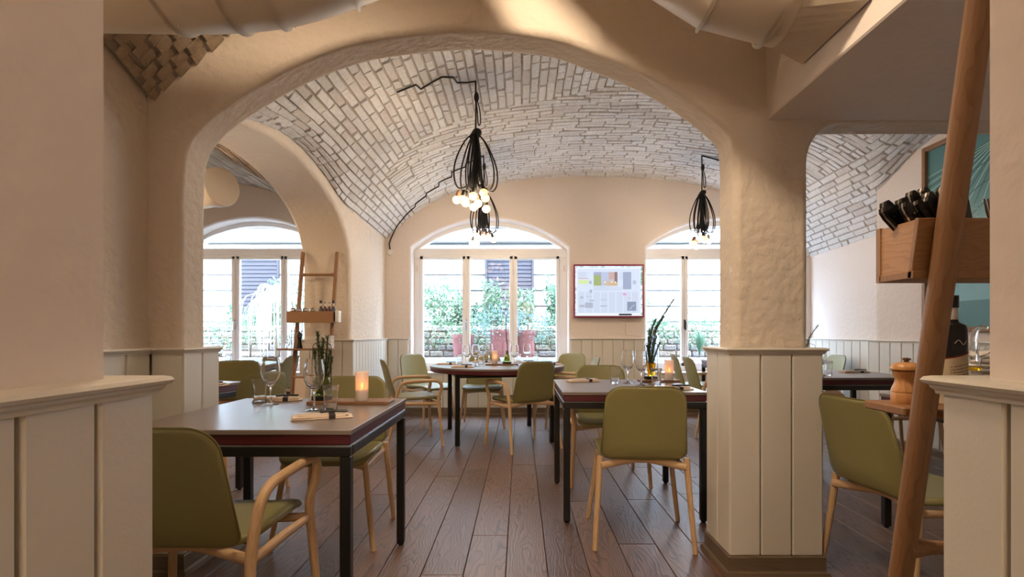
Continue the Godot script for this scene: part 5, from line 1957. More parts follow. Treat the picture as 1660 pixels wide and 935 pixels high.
func build_settings() -> void:
	var y := TABLE
	# left front table
	wine_glass(at(-1.16, y, 2.44), "wine glass at the back left of the left front table")
	wine_glass(at(-0.885, y, 2.255), "tall wine glass in front of the rosemary on the left front table")
	tumbler(at(-1.225, y, 2.47), "water tumbler left of the back wine glass on the left front table")
	tumbler(at(-0.80, y, 2.215), "water tumbler in front of the rosemary vase on the left front table")
	place_setting(at(-1.19, y, 2.58), 0.35, "at the back of the left front table")
	place_setting(at(-0.775, y, 2.055), 0.38, "at the near right corner of the left front table")
	serving_board(at(-0.80, y, 2.49), 0.38, 0.125, 0.0, "wooden board under the candle of the left front table")
	candle(at(-0.745, y + 0.015, 2.47), "lit candle in frosted glass on the left front table")
	vase(at(-0.944, y + 0.015, 2.50), "cut", "cut-glass bowl vase on black base, left front table", [[Vector3(0, 0, 0), Vector3(-0.01, 0.12, 0.0), Vector3(-0.016, 0.29, 0.01)], [Vector3(0.005, 0, 0.005), Vector3(0.016, 0.12, 0.0), Vector3(0.026, 0.27, 0.0)], [Vector3(0, 0, 0), Vector3(0.03, 0.08, 0.0), Vector3(0.045, 0.17, 0.0)], [Vector3(-0.005, 0, 0), Vector3(-0.03, 0.12, 0.0), Vector3(-0.034, 0.21, 0.0)], [Vector3(0, 0, 0.01), Vector3(0.006, 0.10, 0.02), Vector3(0.004, 0.22, 0.02)], [Vector3(0, 0, 0), Vector3(0.0, 0.14, 0.0), Vector3(0.006, 0.26, 0)], [Vector3(0, 0, 0), Vector3(0.02, 0.10, 0.0), Vector3(0.036, 0.20, 0)]], "thick rosemary sprigs in the cut-glass vase of the left front table", 0.255, 0.034, 1000.0)
	# table with the yellow vase
	place_setting(at(0.435, y, 3.60), 0.3, "at the left of the yellow vase table", true)
	tumbler(at(0.63, y, 3.48), "water tumbler at the left on the yellow vase table")
	wine_glass(at(0.715, y, 3.48), "left of the two wine glasses on the yellow vase table")
	wine_glass(at(0.77, y, 3.33), "right of the two wine glasses, before the yellow vase")
	tumbler(at(0.85, y, 3.27), "water tumbler at the right in front of the yellow vase")
	serving_board(at(0.95, y, 3.60), 0.26, 0.13, 0.1, "wooden board under the yellow vase and candle")
	candle(at(1.012, y + 0.015, 3.56), "lit candle in frosted glass beside the yellow vase")
	place_setting(at(0.90, y, 3.09), 0.1, "half hidden by the chair at the yellow vase table")
	vase(at(0.91, y + 0.015, 3.64), "amber", "yellow glass vase on black base beside the candle", [[Vector3(0, 0, 0), Vector3(-0.015, 0.14, 0.0), Vector3(0.02, 0.30, 0.0), Vector3(0.09, 0.42, 0.0), Vector3(0.155, 0.52, 0.0)], [Vector3(0.0, 0, 0.0), Vector3(-0.01, 0.12, 0.01), Vector3(-0.022, 0.26, 0.01)], [Vector3(0, 0, 0), Vector3(0.012, 0.15, 0.0), Vector3(0.035, 0.27, 0.0)], [Vector3(0, 0, 0), Vector3(-0.008, 0.10, 0), Vector3(-0.03, 0.20, 0.01)], [Vector3(0, 0, 0), Vector3(0.004, 0.15, 0.005), Vector3(0.03, 0.30, 0.005), Vector3(0.085, 0.40, 0)], [Vector3(0, 0, 0), Vector3(-0.012, 0.16, 0), Vector3(0.0, 0.30, 0.0), Vector3(0.03, 0.38, 0)], [Vector3(0, 0, 0), Vector3(0.02, 0.12, 0.01), Vector3(0.055, 0.22, 0.01)], [Vector3(0, 0, 0), Vector3(-0.02, 0.12, 0.0), Vector3(-0.012, 0.31, 0)]], "long rosemary sprig leaning right out of the yellow vase", 0.235, 0.034, 950.0)
	# round table
	var pts := [[-0.535, 5.30, "leftmost wine glass on the round table"], [-0.44, 5.18, "second wine glass from the left on the round table"], [-0.335, 5.68, "wine glass left of the candle on the round table"], [-0.055, 5.28, "tall wine glass right of the bottle vase on the round table"], [0.075, 5.62, "rightmost wine glass on the round table"]]
	for q in pts:
		wine_glass(at(q[0], y, q[1]), q[2])
	for q in [[-0.62, 5.42, "water tumbler at the left end of the round table"], [-0.40, 5.40, "water tumbler in the middle of the round table's glasses"], [-0.02, 5.55, "water tumbler behind the mustard armchair on the round table"], [0.16, 5.48, "water tumbler at the right of the round table"]]:
		tumbler(at(q[0], y, q[1]), q[2])
	for q in [[-0.775, 5.58, 0.1, "at the left rim of the round table"], [-0.56, 5.10, 0.15, "at the near left rim of the round table"], [0.05, 5.86, 0.2, "at the far right of the round table"], [0.33, 5.55, -0.1, "at the right rim of the round table"], [-0.42, 5.98, 0.1, "at the far rim of the round table before the window"]]:
		place_setting(at(q[0], y, q[1]), q[2], q[3])
	serving_board(at(-0.19, y, 5.46), 0.34, 0.12, 0.0, "wooden board under the candle of the round table")
	candle(at(-0.262, y + 0.015, 5.46), "lit candle in frosted glass on the round table")
	vase(at(-0.135, y + 0.015, 5.47), "bottle", "bottle-shaped glass vase on black base, round table", [[Vector3(0, 0, 0), Vector3(0.004, 0.15, 0), Vector3(-0.010, 0.30, 0), Vector3(-0.008, 0.47, 0)]], "single upright herb twig in the bottle vase of the round table", 0.22, 0.030, 600.0)
	# table by the right wall
	wine_glass(at(2.275, y, 3.97), "wine glass on the table behind the middle pillar")
	tumbler(at(2.235, y, 3.95), "water tumbler left of the wine glass behind the middle pillar")
	tumbler(at(2.42, y, 4.12), "water tumbler right of the wine glass behind the middle pillar")
	place_setting(at(2.82, y, 4.42), 0.05, "on the table by the right wall")
	place_setting(at(2.26, y, 4.10), 0.05, "half behind the middle pillar")
	vase(at(2.46, y, 4.45), "bottle", "bottle vase seen just right of the middle pillar", [[Vector3(0, 0, 0), Vector3(-0.03, 0.14, 0), Vector3(0.0, 0.27, 0), Vector3(0.07, 0.37, 0)], [Vector3(0, 0, 0), Vector3(-0.04, 0.15, 0), Vector3(-0.05, 0.25, 0)]], "curved herb twig seen just right of the middle pillar", 0.22, 0.026, 520.0)
	# window table right
	place_setting(at(2.50, y, 6.0), 0.0, "on the table in front of the glazed door")
	# left bay tables
	tumbler(at(-1.93, y, 3.12), "water tumbler at the edge of the table under the side arch")
	place_setting(at(-1.97, y, 3.32), 0.0, "on the table under the side arch")
	tumbler(at(-2.03, y, 3.05), "second water tumbler of the table under the side arch, by the pier")
	vase(at(-2.02, y, 3.26), "bottle", "bottle vase on the table under the side arch, by the pier", [[Vector3(0, 0, 0), Vector3(-0.03, 0.14, 0), Vector3(-0.06, 0.25, 0)], [Vector3(0, 0, 0), Vector3(0.0, 0.15, 0), Vector3(-0.03, 0.21, 0)]], "dark herb sprigs just right of the left arch pier", 0.25, 0.026, 620.0)
	wine_glass(at(-3.23, y, 5.62), "wine glass on the left bay window table")
	tumbler(at(-3.12, y, 5.62), "water tumbler on the left bay window table")
	place_setting(at(-2.90, y, 5.62), 0.1, "on the left bay window table")

# ============================ ladder shelves =================================================
# a leaning ladder in its own axes: x along the rungs, y up, wall side at z = 0 leaning out to +z at the floor
func ladder(label: String, at_: Vector3, turn: float, shelf_x0: float, shelf_x1: float) -> Node3D:
	var t = thing("ladder_shelf", label, "shelf", at_, turn, "leaning oak ladder shelves")
	for x in [0.0, 0.355]:
		var b := MB.new()
		b.tube([Vector3(x, 0, 0.343), Vector3(x, 0.02, 0.3395), Vector3(x, 1.88, 0.0121), Vector3(x, 1.91, 0.0069)], [0.019, 0.021, 0.021, 0.017], 18)
		part("pole", b, M.oak, t)
	for y in [0.63, 1.67]:
		var z: float = 0.343 - y * 0.176
		var b := MB.new()
		b.tube([Vector3(0, y, z), Vector3(0.03, y, z), Vector3(0.06, y, z), Vector3(0.295, y, z), Vector3(0.325, y, z), Vector3(0.355, y, z)], [0.024, 0.018, 0.0135, 0.0135, 0.018, 0.024], 14)
		part("rung", b, M.oak, t)
	# shelf board with notches for the poles
	var z0: float = 0.343 - 0.91 * 0.176
	var sb := MB.new()
	sb.box(Vector3((shelf_x0 + shelf_x1) / 2, 0.912, z0 + 0.085), Vector3(shelf_x1 - shelf_x0, 0.018, 0.125), 0.003)
	sb.box(Vector3(0.1775, 0.912, z0), Vector3(0.31, 0.018, 0.06), 0.003)
	part("shelf_board", sb, M.oak, t)
	# box with a sloping back
	var yb := 1.175
	var zb: float = 0.343 - yb * 0.176
	var zt: float = 0.343 - (yb + 0.115) * 0.176
	var bx := MB.new()
	var x0 := -0.058
	var x1 := 0.398
	bx.prism(PackedVector2Array([Vector2(x0, yb), Vector2(x1, yb), Vector2(x1, yb + 0.112), Vector2(x0, yb + 0.112)]), zb + 0.106, zb + 0.119)
	part("front_panel", bx, M.oak_box, t)
	bx = MB.new()
	bx.box(Vector3((x0 + x1) / 2, yb + 0.007, zb + 0.063), Vector3(x1 - x0, 0.014, 0.095), 0.001)
	part("bottom_panel", bx, M.oak_box, t)
	bx = MB.new()
	var sl := (Vector3(0, yb + 0.112, zt + 0.022) - Vector3(0, yb, zb + 0.022))
	bx.box(Vector3((x0 + x1) / 2, yb, zb + 0.026) + sl * 0.5, Vector3(x1 - x0, sl.length(), 0.010), 0.001, Basis(Vector3(1, 0, 0), sl.normalized(), Vector3(1, 0, 0).cross(sl.normalized())))
	part("back_panel", bx, M.oak_box, t)
	for x in [x0 + 0.006, x1 - 0.006]:
		var e := MB.new()
		e.prism(PackedVector2Array([Vector2(-(zb + 0.03), yb + 0.012), Vector2(-(zb + 0.107), yb + 0.012), Vector2(-(zb + 0.107), yb + 0.110), Vector2(-(zt + 0.03), yb + 0.110)]), x - 0.005, x + 0.004, Transform3D(Basis(Vector3(0, 0, -1), Vector3(0, 1, 0), Vector3(1, 0, 0)), Vector3.ZERO))
		part("end_panel", e, M.oak_pale, t)
	return t

func napkin_pile(p: Vector3, cnt: int, label: String, turn: float, w: float, dp: float) -> void:
	for i in cnt:
		var b := MB.new()
		b.box(Vector3(0, 0.0045, 0), Vector3(w * (0.94 + 0.08 * rng.randf()), 0.0075, dp), 0.0034)
		b.box(Vector3(0.004, 0.0085, 0), Vector3(w * (0.92 + 0.06 * rng.randf()), 0.0022, dp * 0.97), 0.001)
		single("napkin", b, M.napkin_white, label % ORDINALS[cnt - 1 - i], "napkin", p + Vector3((rng.randf() - 0.5) * 0.008, i * 0.0105, (rng.randf() - 0.5) * 0.006), turn + (rng.randf() - 0.5) * 0.12, "folded napkins piled on the ladder shelves")

func build_ladders() -> void:
	# far left ladder leaning on the jamb of the low arch
	var lx := -2.25
	var lw := Vector3(lx, 0, -5.44)
	ladder("oak ladder shelf leaning on the low arch pier at the left", lw, 0.0, -0.12, 0.40)
	var zb := -5.44 + 0.343 - 1.175 * 0.176
	var rows := 0
	for k in 8:
		var t = thing("spoon", "upturned steel spoon, %s from the left in the far ladder box" % ORDINALS[k], "spoon", Vector3(lx - 0.03 + k * 0.031, 1.20, zb + 0.06 + (k % 2) * 0.02), k * 0.9, "steel spoons in the far ladder box")
		var b := MB.new()
		b.tube([Vector3(0, 0, 0), Vector3(0, 0.075, 0)], [0.003, 0.0025], 6)
		part("handle", b, M.steel, t)
		b = MB.new()
		b.ball(Vector3(0, 0.098, 0), 0.026, 12, 8, Vector3(0.75, 1.0, 0.35))
		part("bowl", b, M.steel, t)
		rows += 1
	for k in 4:
		var x: float = lx + 0.262 + k * 0.042
		var t = thing("sauce_bottle", ["small dark sauce bottle with black cap, leftmost in the far ladder box", "small red sauce bottle with clear neck in the far ladder box", "second red sauce bottle with clear neck in the far ladder box", "small dark sauce bottle with black cap, rightmost in the far ladder box"][k], "bottle", Vector3(x, 1.19, zb + 0.07), 0.0, "small bottles in the far ladder box")
		var b := MB.new()
		b.lathe([Vector2(0, 0), Vector2(0.020, 0), Vector2(0.020, 0.12), Vector2(0.010, 0.14), Vector2(0.009, 0.185), Vector2(0, 0.185)], 14)
		part("body", b, [M.black_plastic, M.maroon, M.maroon, M.black_plastic][k], t)
		b = MB.new()
		b.lathe([Vector2(0.0092, 0.142), Vector2(0.0098, 0.143), Vector2(0.0098, 0.178), Vector2(0, 0.178)], 14)
		part("neck_label", b, M.napkin_white if k % 2 == 0 or true else M.glass, t)
		if k == 0 or k == 3:
			b = MB.new()
			b.lathe([Vector2(0, 0.178), Vector2(0.013, 0.178), Vector2(0.013, 0.205), Vector2(0, 0.205)], 14)
			part("cap", b, M.black_plastic, t)
	var cb := MB.new()
	cb.box(Vector3(0, 0, 0), Vector3(0.035, 0.115, 0.08), 0.004)
	single("paper_holder", cb, M.white_plastic, "white paper card hung on the end of the far ladder box", "card", Vector3(lx + 0.434, 1.235, zb + 0.07))
	var sz := -5.44 + 0.343 - 0.91 * 0.176 + 0.085
	oil_cruet(Vector3(lx - 0.045, 0.921, sz), 0.75, "small glass oil cruet at the left end of the far ladder shelf")
	var t = thing("pepper_mill", "black waisted pepper mill on the far ladder shelf", "pepper mill", Vector3(lx + 0.075, 0.921, sz))
	var b := MB.new()
	b.lathe([Vector2(0, 0), Vector2(0.029, 0), Vector2(0.029, 0.012), Vector2(0.024, 0.03), Vector2(0.018, 0.075), Vector2(0.021, 0.105), Vector2(0.026, 0.118), Vector2(0, 0.118)], 20)
	part("body", b, M.black_plastic, t)
	b = MB.new()
	b.lathe([Vector2(0, 0.119), Vector2(0.026, 0.119), Vector2(0.027, 0.135), Vector2(0.018, 0.156), Vector2(0.006, 0.16), Vector2(0.006, 0.168), Vector2(0, 0.17)], 20)
	part("head", b, M.black_plastic, t)
	napkin_pile(Vector3(lx + 0.205, 0.921, sz), 11, "white folded napkin, %s from the top of the left pile on the far ladder shelf", 0.0, 0.12, 0.12)
	napkin_pile(Vector3(lx + 0.345, 0.921, sz + 0.005), 12, "white folded napkin, %s from the top of the right pile on the far ladder shelf", 0.1, 0.115, 0.12)
	# menus leaning at the foot of the ladder
	for k in 2:
		var mb := MB.new()
		mb.box(Vector3(0, 0.15, 0), Vector3(0.11, 0.30, 0.012), 0.003, Basis(Vector3(1, 0, 0), -0.12))
		single("menu_folder", mb, [M.napkin, M.napkin_white][k], ["beige menu folder leaning on the far ladder, nearer its left pole", "pale menu folder leaning on the far ladder, nearer its right pole"][k], "menu", Vector3(lx + 0.10 + k * 0.16, 0.33, -5.44 + 0.343 - 0.33 * 0.176 + 0.03))
	var bar := MB.new()
	bar.box(Vector3(0.1775, 0.32, 0.343 - 0.32 * 0.176 + 0.04), Vector3(0.42, 0.018, 0.10), 0.003)
	part("lower_shelf", bar, M.oak, get_node("ladder_shelf"))
	# near right ladder, turned so that its poles lean against the far side of the near pier
	var rx := 1.145
	var rz := -0.845
	ladder("large oak ladder shelf at the right, leaning against the near pier", Vector3(rx, 0, rz), PI, -0.07, 0.375)
	# in world terms: depth = 0.845 + local z, x = 1.165 - local x
	var bz := 0.845 + 0.343 - 1.175 * 0.176
	# tip of each handle: x, height, distance in front of the sloping back, lean
	var hands := [[0.726, 1.322, 0.07, 0.72], [0.742, 1.338, 0.09, 0.62], [0.752, 1.326, 0.05, 0.60], [0.763, 1.340, 0.075, 0.55], [0.776, 1.330, 0.05, 0.60], [0.792, 1.358, 0.085, 0.48], [0.800, 1.338, 0.055, 0.50], [0.815, 1.352, 0.07, 0.42], [0.824, 1.368, 0.095, 0.38], [0.838, 1.350, 0.05, 0.36], [0.852, 1.366, 0.08, 0.30], [0.870, 1.358, 0.06, 0.22], [0.890, 1.352, 0.085, 0.15]]
	for q in hands:
		var tilt := Basis(Vector3(0, 0, 1), q[3]) * Basis(Vector3(0, 1, 0), 0.45)
		q[0] = q[0] + sin(q[3]) * 0.105
		q[1] = q[1] - cos(q[3]) * 0.105
		var k = thing("steak_knife", "black riveted knife handle, %s from the left in the near oak box" % ORDINALS[hands.find(q)], "knife", at(q[0], q[1], bz + q[2]), 0.0, "black steak knives in the near oak box")
		q[3] = 0.0
		var poly := PackedVector2Array()
		for p in [Vector2(-0.010, 0.0), Vector2(0.010, 0.0), Vector2(0.0115, 0.035), Vector2(0.0135, 0.06), Vector2(0.0125, 0.075), Vector2(0.007, 0.084), Vector2(-0.002, 0.086), Vector2(-0.010, 0.081), Vector2(-0.0135, 0.07), Vector2(-0.0115, 0.04)]:
			poly.append(p * Vector2(1.05, 1.22))
		var h := MB.new()
		h.prism(poly, -0.007, -0.0015, Transform3D(tilt, Vector3.ZERO))
		h.prism(poly, 0.0015, 0.007, Transform3D(tilt, Vector3.ZERO))
		part("handle", h, M.black_plastic, k)
		h = MB.new()
		h.prism(poly, -0.0015, 0.0015, Transform3D(tilt, Vector3.ZERO))
		h.prism(PackedVector2Array([Vector2(-0.008, q[3] - 0.02), Vector2(0.008, q[3] - 0.02), Vector2(0.008, q[3] + 0.004), Vector2(-0.008, q[3] + 0.004)]), -0.001, 0.001, Transform3D(tilt, Vector3.ZERO))
		part("tang", h, M.steel, k)
		h = MB.new()
		for v in [0.034, 0.076]:
			h.tube([tilt * Vector3(0, v + q[3], -0.0076), tilt * Vector3(0, v + q[3], 0.0076)], [0.0028, 0.0028], 10)
		part("rivet", h, M.steel, k)
	var f = thing("fork", "fork standing tines up in the near oak box at the right", "fork", at(0.945, 1.20, bz + 0.05))
	var fb := MB.new()
	var fp := smooth([Vector3(0, 0, 0), Vector3(-0.004, 0.05, 0.004), Vector3(-0.010, 0.075, 0.006)], 4)
	fb.tube(fp, radii(0.0035, 0.004, fp.size()), 8)
	part("handle", fb, M.bronze, f)
	fb = MB.new()
	for k in 4:
		var o := -0.0105 + k * 0.007
		fb.tube([Vector3(-0.010, 0.073, 0.006), Vector3(-0.010 + o * 1.0, 0.088, 0.002), Vector3(-0.014 + o, 0.11, -0.002), Vector3(-0.020 + o, 0.135, -0.002)], [0.004, 0.0032, 0.0026, 0.0014], 8)
	part("tines", fb, M.bronze, f)
	# shelf things
	var d := 0.845 + 0.343 - 0.91 * 0.176 + 0.085
	t = thing("pepper_mill", "turned beech pepper mill with steel knob on the near ladder shelf", "pepper mill", at(0.823, 0.921, d + 0.005))
	b = MB.new()
	b.lathe([Vector2(0, 0), Vector2(0.0265, 0), Vector2(0.0275, 0.003), Vector2(0.0275, 0.022), Vector2(0.0265, 0.0235), Vector2(0.0275, 0.025), Vector2(0.0265, 0.031), Vector2(0.0215, 0.042), Vector2(0.020, 0.050), Vector2(0.0225, 0.058), Vector2(0.025, 0.064), Vector2(0.0255, 0.068), Vector2(0, 0.068)], 32)
	part("body", b, M.mill_wood, t)
	b = MB.new()
	b.lathe([Vector2(0, 0.069), Vector2(0.025, 0.069), Vector2(0.0285, 0.072), Vector2(0.0285, 0.077), Vector2(0.024, 0.083), Vector2(0.015, 0.0865), Vector2(0, 0.088)], 32)
	part("head", b, M.mill_wood, t)
	b = MB.new()
	b.lathe([Vector2(0, 0.087), Vector2(0.0055, 0.087), Vector2(0.0045, 0.0905), Vector2(0.009, 0.0925), Vector2(0.0085, 0.0955), Vector2(0.004, 0.097), Vector2(0, 0.097)], 18)
	part("knob", b, M.bronze, t)
	var wb = thing("wine_bottle", "dark bottle with black top and cream label behind the near ladder", "bottle", at(0.921, 0.921, d + 0.005))
	b = MB.new()
	b.lathe([Vector2(0, 0), Vector2(0.025, 0), Vector2(0.0265, 0.004), Vector2(0.0265, 0.155), Vector2(0.0235, 0.166), Vector2(0.012, 0.172), Vector2(0.0095, 0.18), Vector2(0.0085, 0.215), Vector2(0, 0.215)], 28)
	part("body", b, M.black_plastic, wb)
	b = MB.new()
	b.lathe([Vector2(0.0096, 0.176), Vector2(0.0102, 0.178), Vector2(0.0095, 0.205), Vector2(0.0, 0.205)], 18)
	part("neck", b, M.napkin_white, wb)
	b = MB.new()
	b.lathe([Vector2(0, 0.203), Vector2(0.0115, 0.203), Vector2(0.0122, 0.206), Vector2(0.0115, 0.210), Vector2(0.0122, 0.213), Vector2(0.0115, 0.217), Vector2(0.0122, 0.220), Vector2(0.0118, 0.229), Vector2(0, 0.230)], 20)
	part("cap", b, M.black_plastic, wb)
	b = MB.new()
	label_wrap(b, 0.0268, 0.0, 0.105, -0.28)
	part("label", b, label_material(), wb)
	b = MB.new()
	var em := []
	for k in 25:
		var u := k / 24.0 * 2.0 - 1.0
		var a: float = -PI / 2 - u * 0.42
		em.append(Vector3(cos(a - 0.95 + 0.84) * 0.0270, 0.130 + 0.0045 * sin(u * PI * 1.2), -sin(a - 0.95 + 0.84) * 0.0270))
	b.tube(em, radii(0.0007, 0.0007, em.size()), 5)
	part("emblem", b, M.napkin_white, wb)
	oil_cruet(at(0.972, 0.921, d + 0.01), 1.0, "glass oil cruet with curved spout beside the dark bottle")
	napkin_pile(at(1.045, 0.921, d + 0.03), 10, "folded napkin, %s from the top of the pile on the near ladder shelf", 0.2, 0.075, 0.09)

func label_wrap(b: MB, r: float, y0: float, y1: float, slope: float) -> void:
	var n := 20
	for k in n:
		var a0 := lerpf(-0.15, PI + 0.15, float(k) / n)
		var a1 := lerpf(-0.15, PI + 0.15, float(k + 1) / n)
		var t0 := y1 - slope * 0.03 * cos(a0)
		var t1 := y1 - slope * 0.03 * cos(a1)
		var p0 := Vector3(cos(a0) * r, y0, sin(a0) * r)
		var p1 := Vector3(cos(a1) * r, y0, sin(a1) * r)
		var q0 := Vector3(cos(a0) * r, t0, sin(a0) * r)
		var q1 := Vector3(cos(a1) * r, t1, sin(a1) * r)
		var u0 := 1.0 - float(k) / n
		var u1 := 1.0 - float(k + 1) / n
		b.squad(p0, p1, q1, q0, Vector3(cos(a0), 0, sin(a0)), Vector3(cos(a1), 0, sin(a1)), Vector3(cos(a1), 0, sin(a1)), Vector3(cos(a0), 0, sin(a0)), Vector2(u0, 1), Vector2(u1, 1), Vector2(u1, 0), Vector2(u0, 0))

func label_material() -> Material:
	var im := Image.create(256, 192, false, Image.FORMAT_RGB8)
	im.fill(Color(0.80, 0.73, 0.60))
	im.fill_rect(Rect2i(0, 0, 256, 6), Color(0.45, 0.12, 0.10))
	for k in 9:
		var x := 70
		var y := 40 + k * 12
		while x < 180:
			var w := 4 + rng.randi() % 12
			im.fill_rect(Rect2i(x, y, w, 3), Color(0.42, 0.36, 0.30))
			x += w + 4
	for k in 5:
		im.fill_rect(Rect2i(92 + k * 15, 160, 9, 8), Color(0.35, 0.28, 0.24))
	var m = mat("bottle_label", Color.WHITE, 0.7)
	m.albedo_texture = ImageTexture.create_from_image(im)
	return m

func oil_cruet(p: Vector3, k: float, label: String) -> void:
	var t = thing("oil_cruet", label, "cruet", p)
	var b := MB.new()
	var pr := []
	for v in [Vector2(0, 0), Vector2(0.030, 0), Vector2(0.032, 0.004), Vector2(0.028, 0.03), Vector2(0.017, 0.058), Vector2(0.012, 0.068), Vector2(0.0115, 0.085), Vector2(0.014, 0.094), Vector2(0.027, 0.108), Vector2(0.031, 0.122), Vector2(0.0298, 0.122), Vector2(0.0258, 0.109), Vector2(0.0125, 0.096), Vector2(0.010, 0.085), Vector2(0.0105, 0.068), Vector2(0.0155, 0.057), Vector2(0.0265, 0.03), Vector2(0.030, 0.006), Vector2(0, 0.004)]:
		pr.append(v * k)
	b.lathe(pr, 26)
	part("flask", b, M.glass, t)
	b = MB.new()
	var sp := smooth([Vector3(0, 0.09, 0) * k, Vector3(0, 0.125, 0) * k, Vector3(0.001, 0.145, 0) * k, Vector3(0.008, 0.158, 0) * k, Vector3(0.020, 0.162, 0) * k, Vector3(0.028, 0.160, 0) * k], 5)
	b.tube(sp, radii(0.0085 * k, 0.0035 * k, sp.size()), 14)
	part("spout", b, M.glass, t)
	b = MB.new()
	b.lathe([Vector2(0.0117 * k, 0.070 * k), Vector2(0.0128 * k, 0.072 * k), Vector2(0.0128 * k, 0.075 * k), Vector2(0.0117 * k, 0.077 * k)], 20)
	part("neck_ring", b, M.glass_amber if k == 1.0 else M.soil, t)

# ============================ screen, picture, odds and ends =================================
func build_small() -> void:
	# wall screen with a newspaper page
	var t = thing("wall_screen", "wall screen in a maroon frame showing a newspaper page", "screen", at(1.165, 1.625, BACK_D - 0.002), 0.0)
	var w := 0.925
	var h := 0.695
	var b := MB.new()
	for s in [-1, 1]:
		b.box(Vector3(s * (w / 2 - 0.010), 0, 0.035), Vector3(0.020, h, 0.07), 0.003)
		b.box(Vector3(0, s * (h / 2 - 0.010), 0.035), Vector3(w - 0.03, 0.020, 0.07), 0.003)
	part("frame", b, M.maroon_frame if M.has("maroon_frame") else mat("maroon_frame", Color(0.55, 0.13, 0.24), 0.35), t)
	b = MB.new()
	b.box(Vector3(0, 0, 0.02), Vector3(w - 0.03, h - 0.03, 0.04), 0.0)
	part("housing", b, M.black_plastic, t)
	b = MB.new()
	b.quad(Vector3(-w / 2 + 0.016, -h / 2 + 0.016, 0.052), Vector3(w / 2 - 0.016, -h / 2 + 0.016, 0.052), Vector3(w / 2 - 0.016, h / 2 - 0.016, 0.052), Vector3(-w / 2 + 0.016, h / 2 - 0.016, 0.052), Vector3(0, 0, 1), Vector2(0, 1), Vector2(1, 1), Vector2(1, 0), Vector2(0, 0))
	part("screen", b, screen_material(), t)
	var l := AreaLight3D.new()
	l.name = "screen_light"
	l.area_size = Vector2(w - 0.04, h - 0.04)
	l.position = Vector3(0, 0, 0.075)
	l.rotation.y = PI
	l.light_color = Color(0.85, 0.92, 1.0)
	l.light_energy = 0.05
	l.shadow_enabled = true
	t.add_child(l, true)
	l.rotation.y = 0.0
	var c := MB.new()
	c.tube([at(1.40, 1.285, BACK_D - 0.006), at(1.40, 1.07, BACK_D - 0.006), at(1.42, 1.045, BACK_D - 0.006), at(1.60, 1.04, BACK_D - 0.006)], [0.004, 0.004, 0.004, 0.004], 6)
	single("screen_cable", c, M.plaster_smooth, "thin wall-coloured cable below the wall screen", "cable")
	# large framed picture on the right wall
	t = thing("framed_picture", "large oak-framed teal picture of a glasshouse on the right wall", "picture", at(3.548, 1.88, 3.83), -PI / 2)
	w = 1.51
	h = 1.60
	b = MB.new()
	for s in [-1, 1]:
		b.box(Vector3(s * (w / 2 - 0.02), 0, 0.02), Vector3(0.04, h, 0.04), 0.004)
		b.box(Vector3(0, s * (h / 2 - 0.02), 0.02), Vector3(w - 0.08, 0.04, 0.04), 0.004)
	part("frame", b, M.oak, t)
	b = MB.new()
	b.box(Vector3(0, 0, 0.006), Vector3(w - 0.06, h - 0.06, 0.012))
	part("mount", b, M.napkin_white, t)
	b = MB.new()
	b.quad(Vector3(-w / 2 + 0.035, -h / 2 + 0.035, 0.0135), Vector3(w / 2 - 0.035, -h / 2 + 0.035, 0.0135), Vector3(w / 2 - 0.035, h / 2 - 0.035, 0.0135), Vector3(-w / 2 + 0.035, h / 2 - 0.035, 0.0135), Vector3(0, 0, 1), Vector2(0, 1), Vector2(1, 1), Vector2(1, 0), Vector2(0, 0))
	part("print", b, picture_material(), t)
	# small black cable box on the pillar edge
	b = MB.new()
	b.ball(Vector3.ZERO, 0.03, 14, 10, Vector3(0.5, 1.3, 1.0))
	single("wall_speaker", b, M.black_plastic, "small black fitting on the right edge of the middle pillar", "fitting", at(1.305, 1.76, 2.45))
	# little steel foot in the left corner below the dado
	t = thing("heater_valve", "small steel pipe fitting on the floor in the left corner", "pipe", at(-1.70, 0.0, 6.1))
	b = MB.new()
	b.tube([Vector3(0.06, 0.0, 0), Vector3(0.06, 0.13, 0)], [0.012, 0.012], 10)
	b.lathe([Vector2(0, 0), Vector2(0.03, 0), Vector2(0.03, 0.008), Vector2(0, 0.008)], 16, Vector3(0.06, 0, 0))
	part("pipe", b, M.chrome, t)

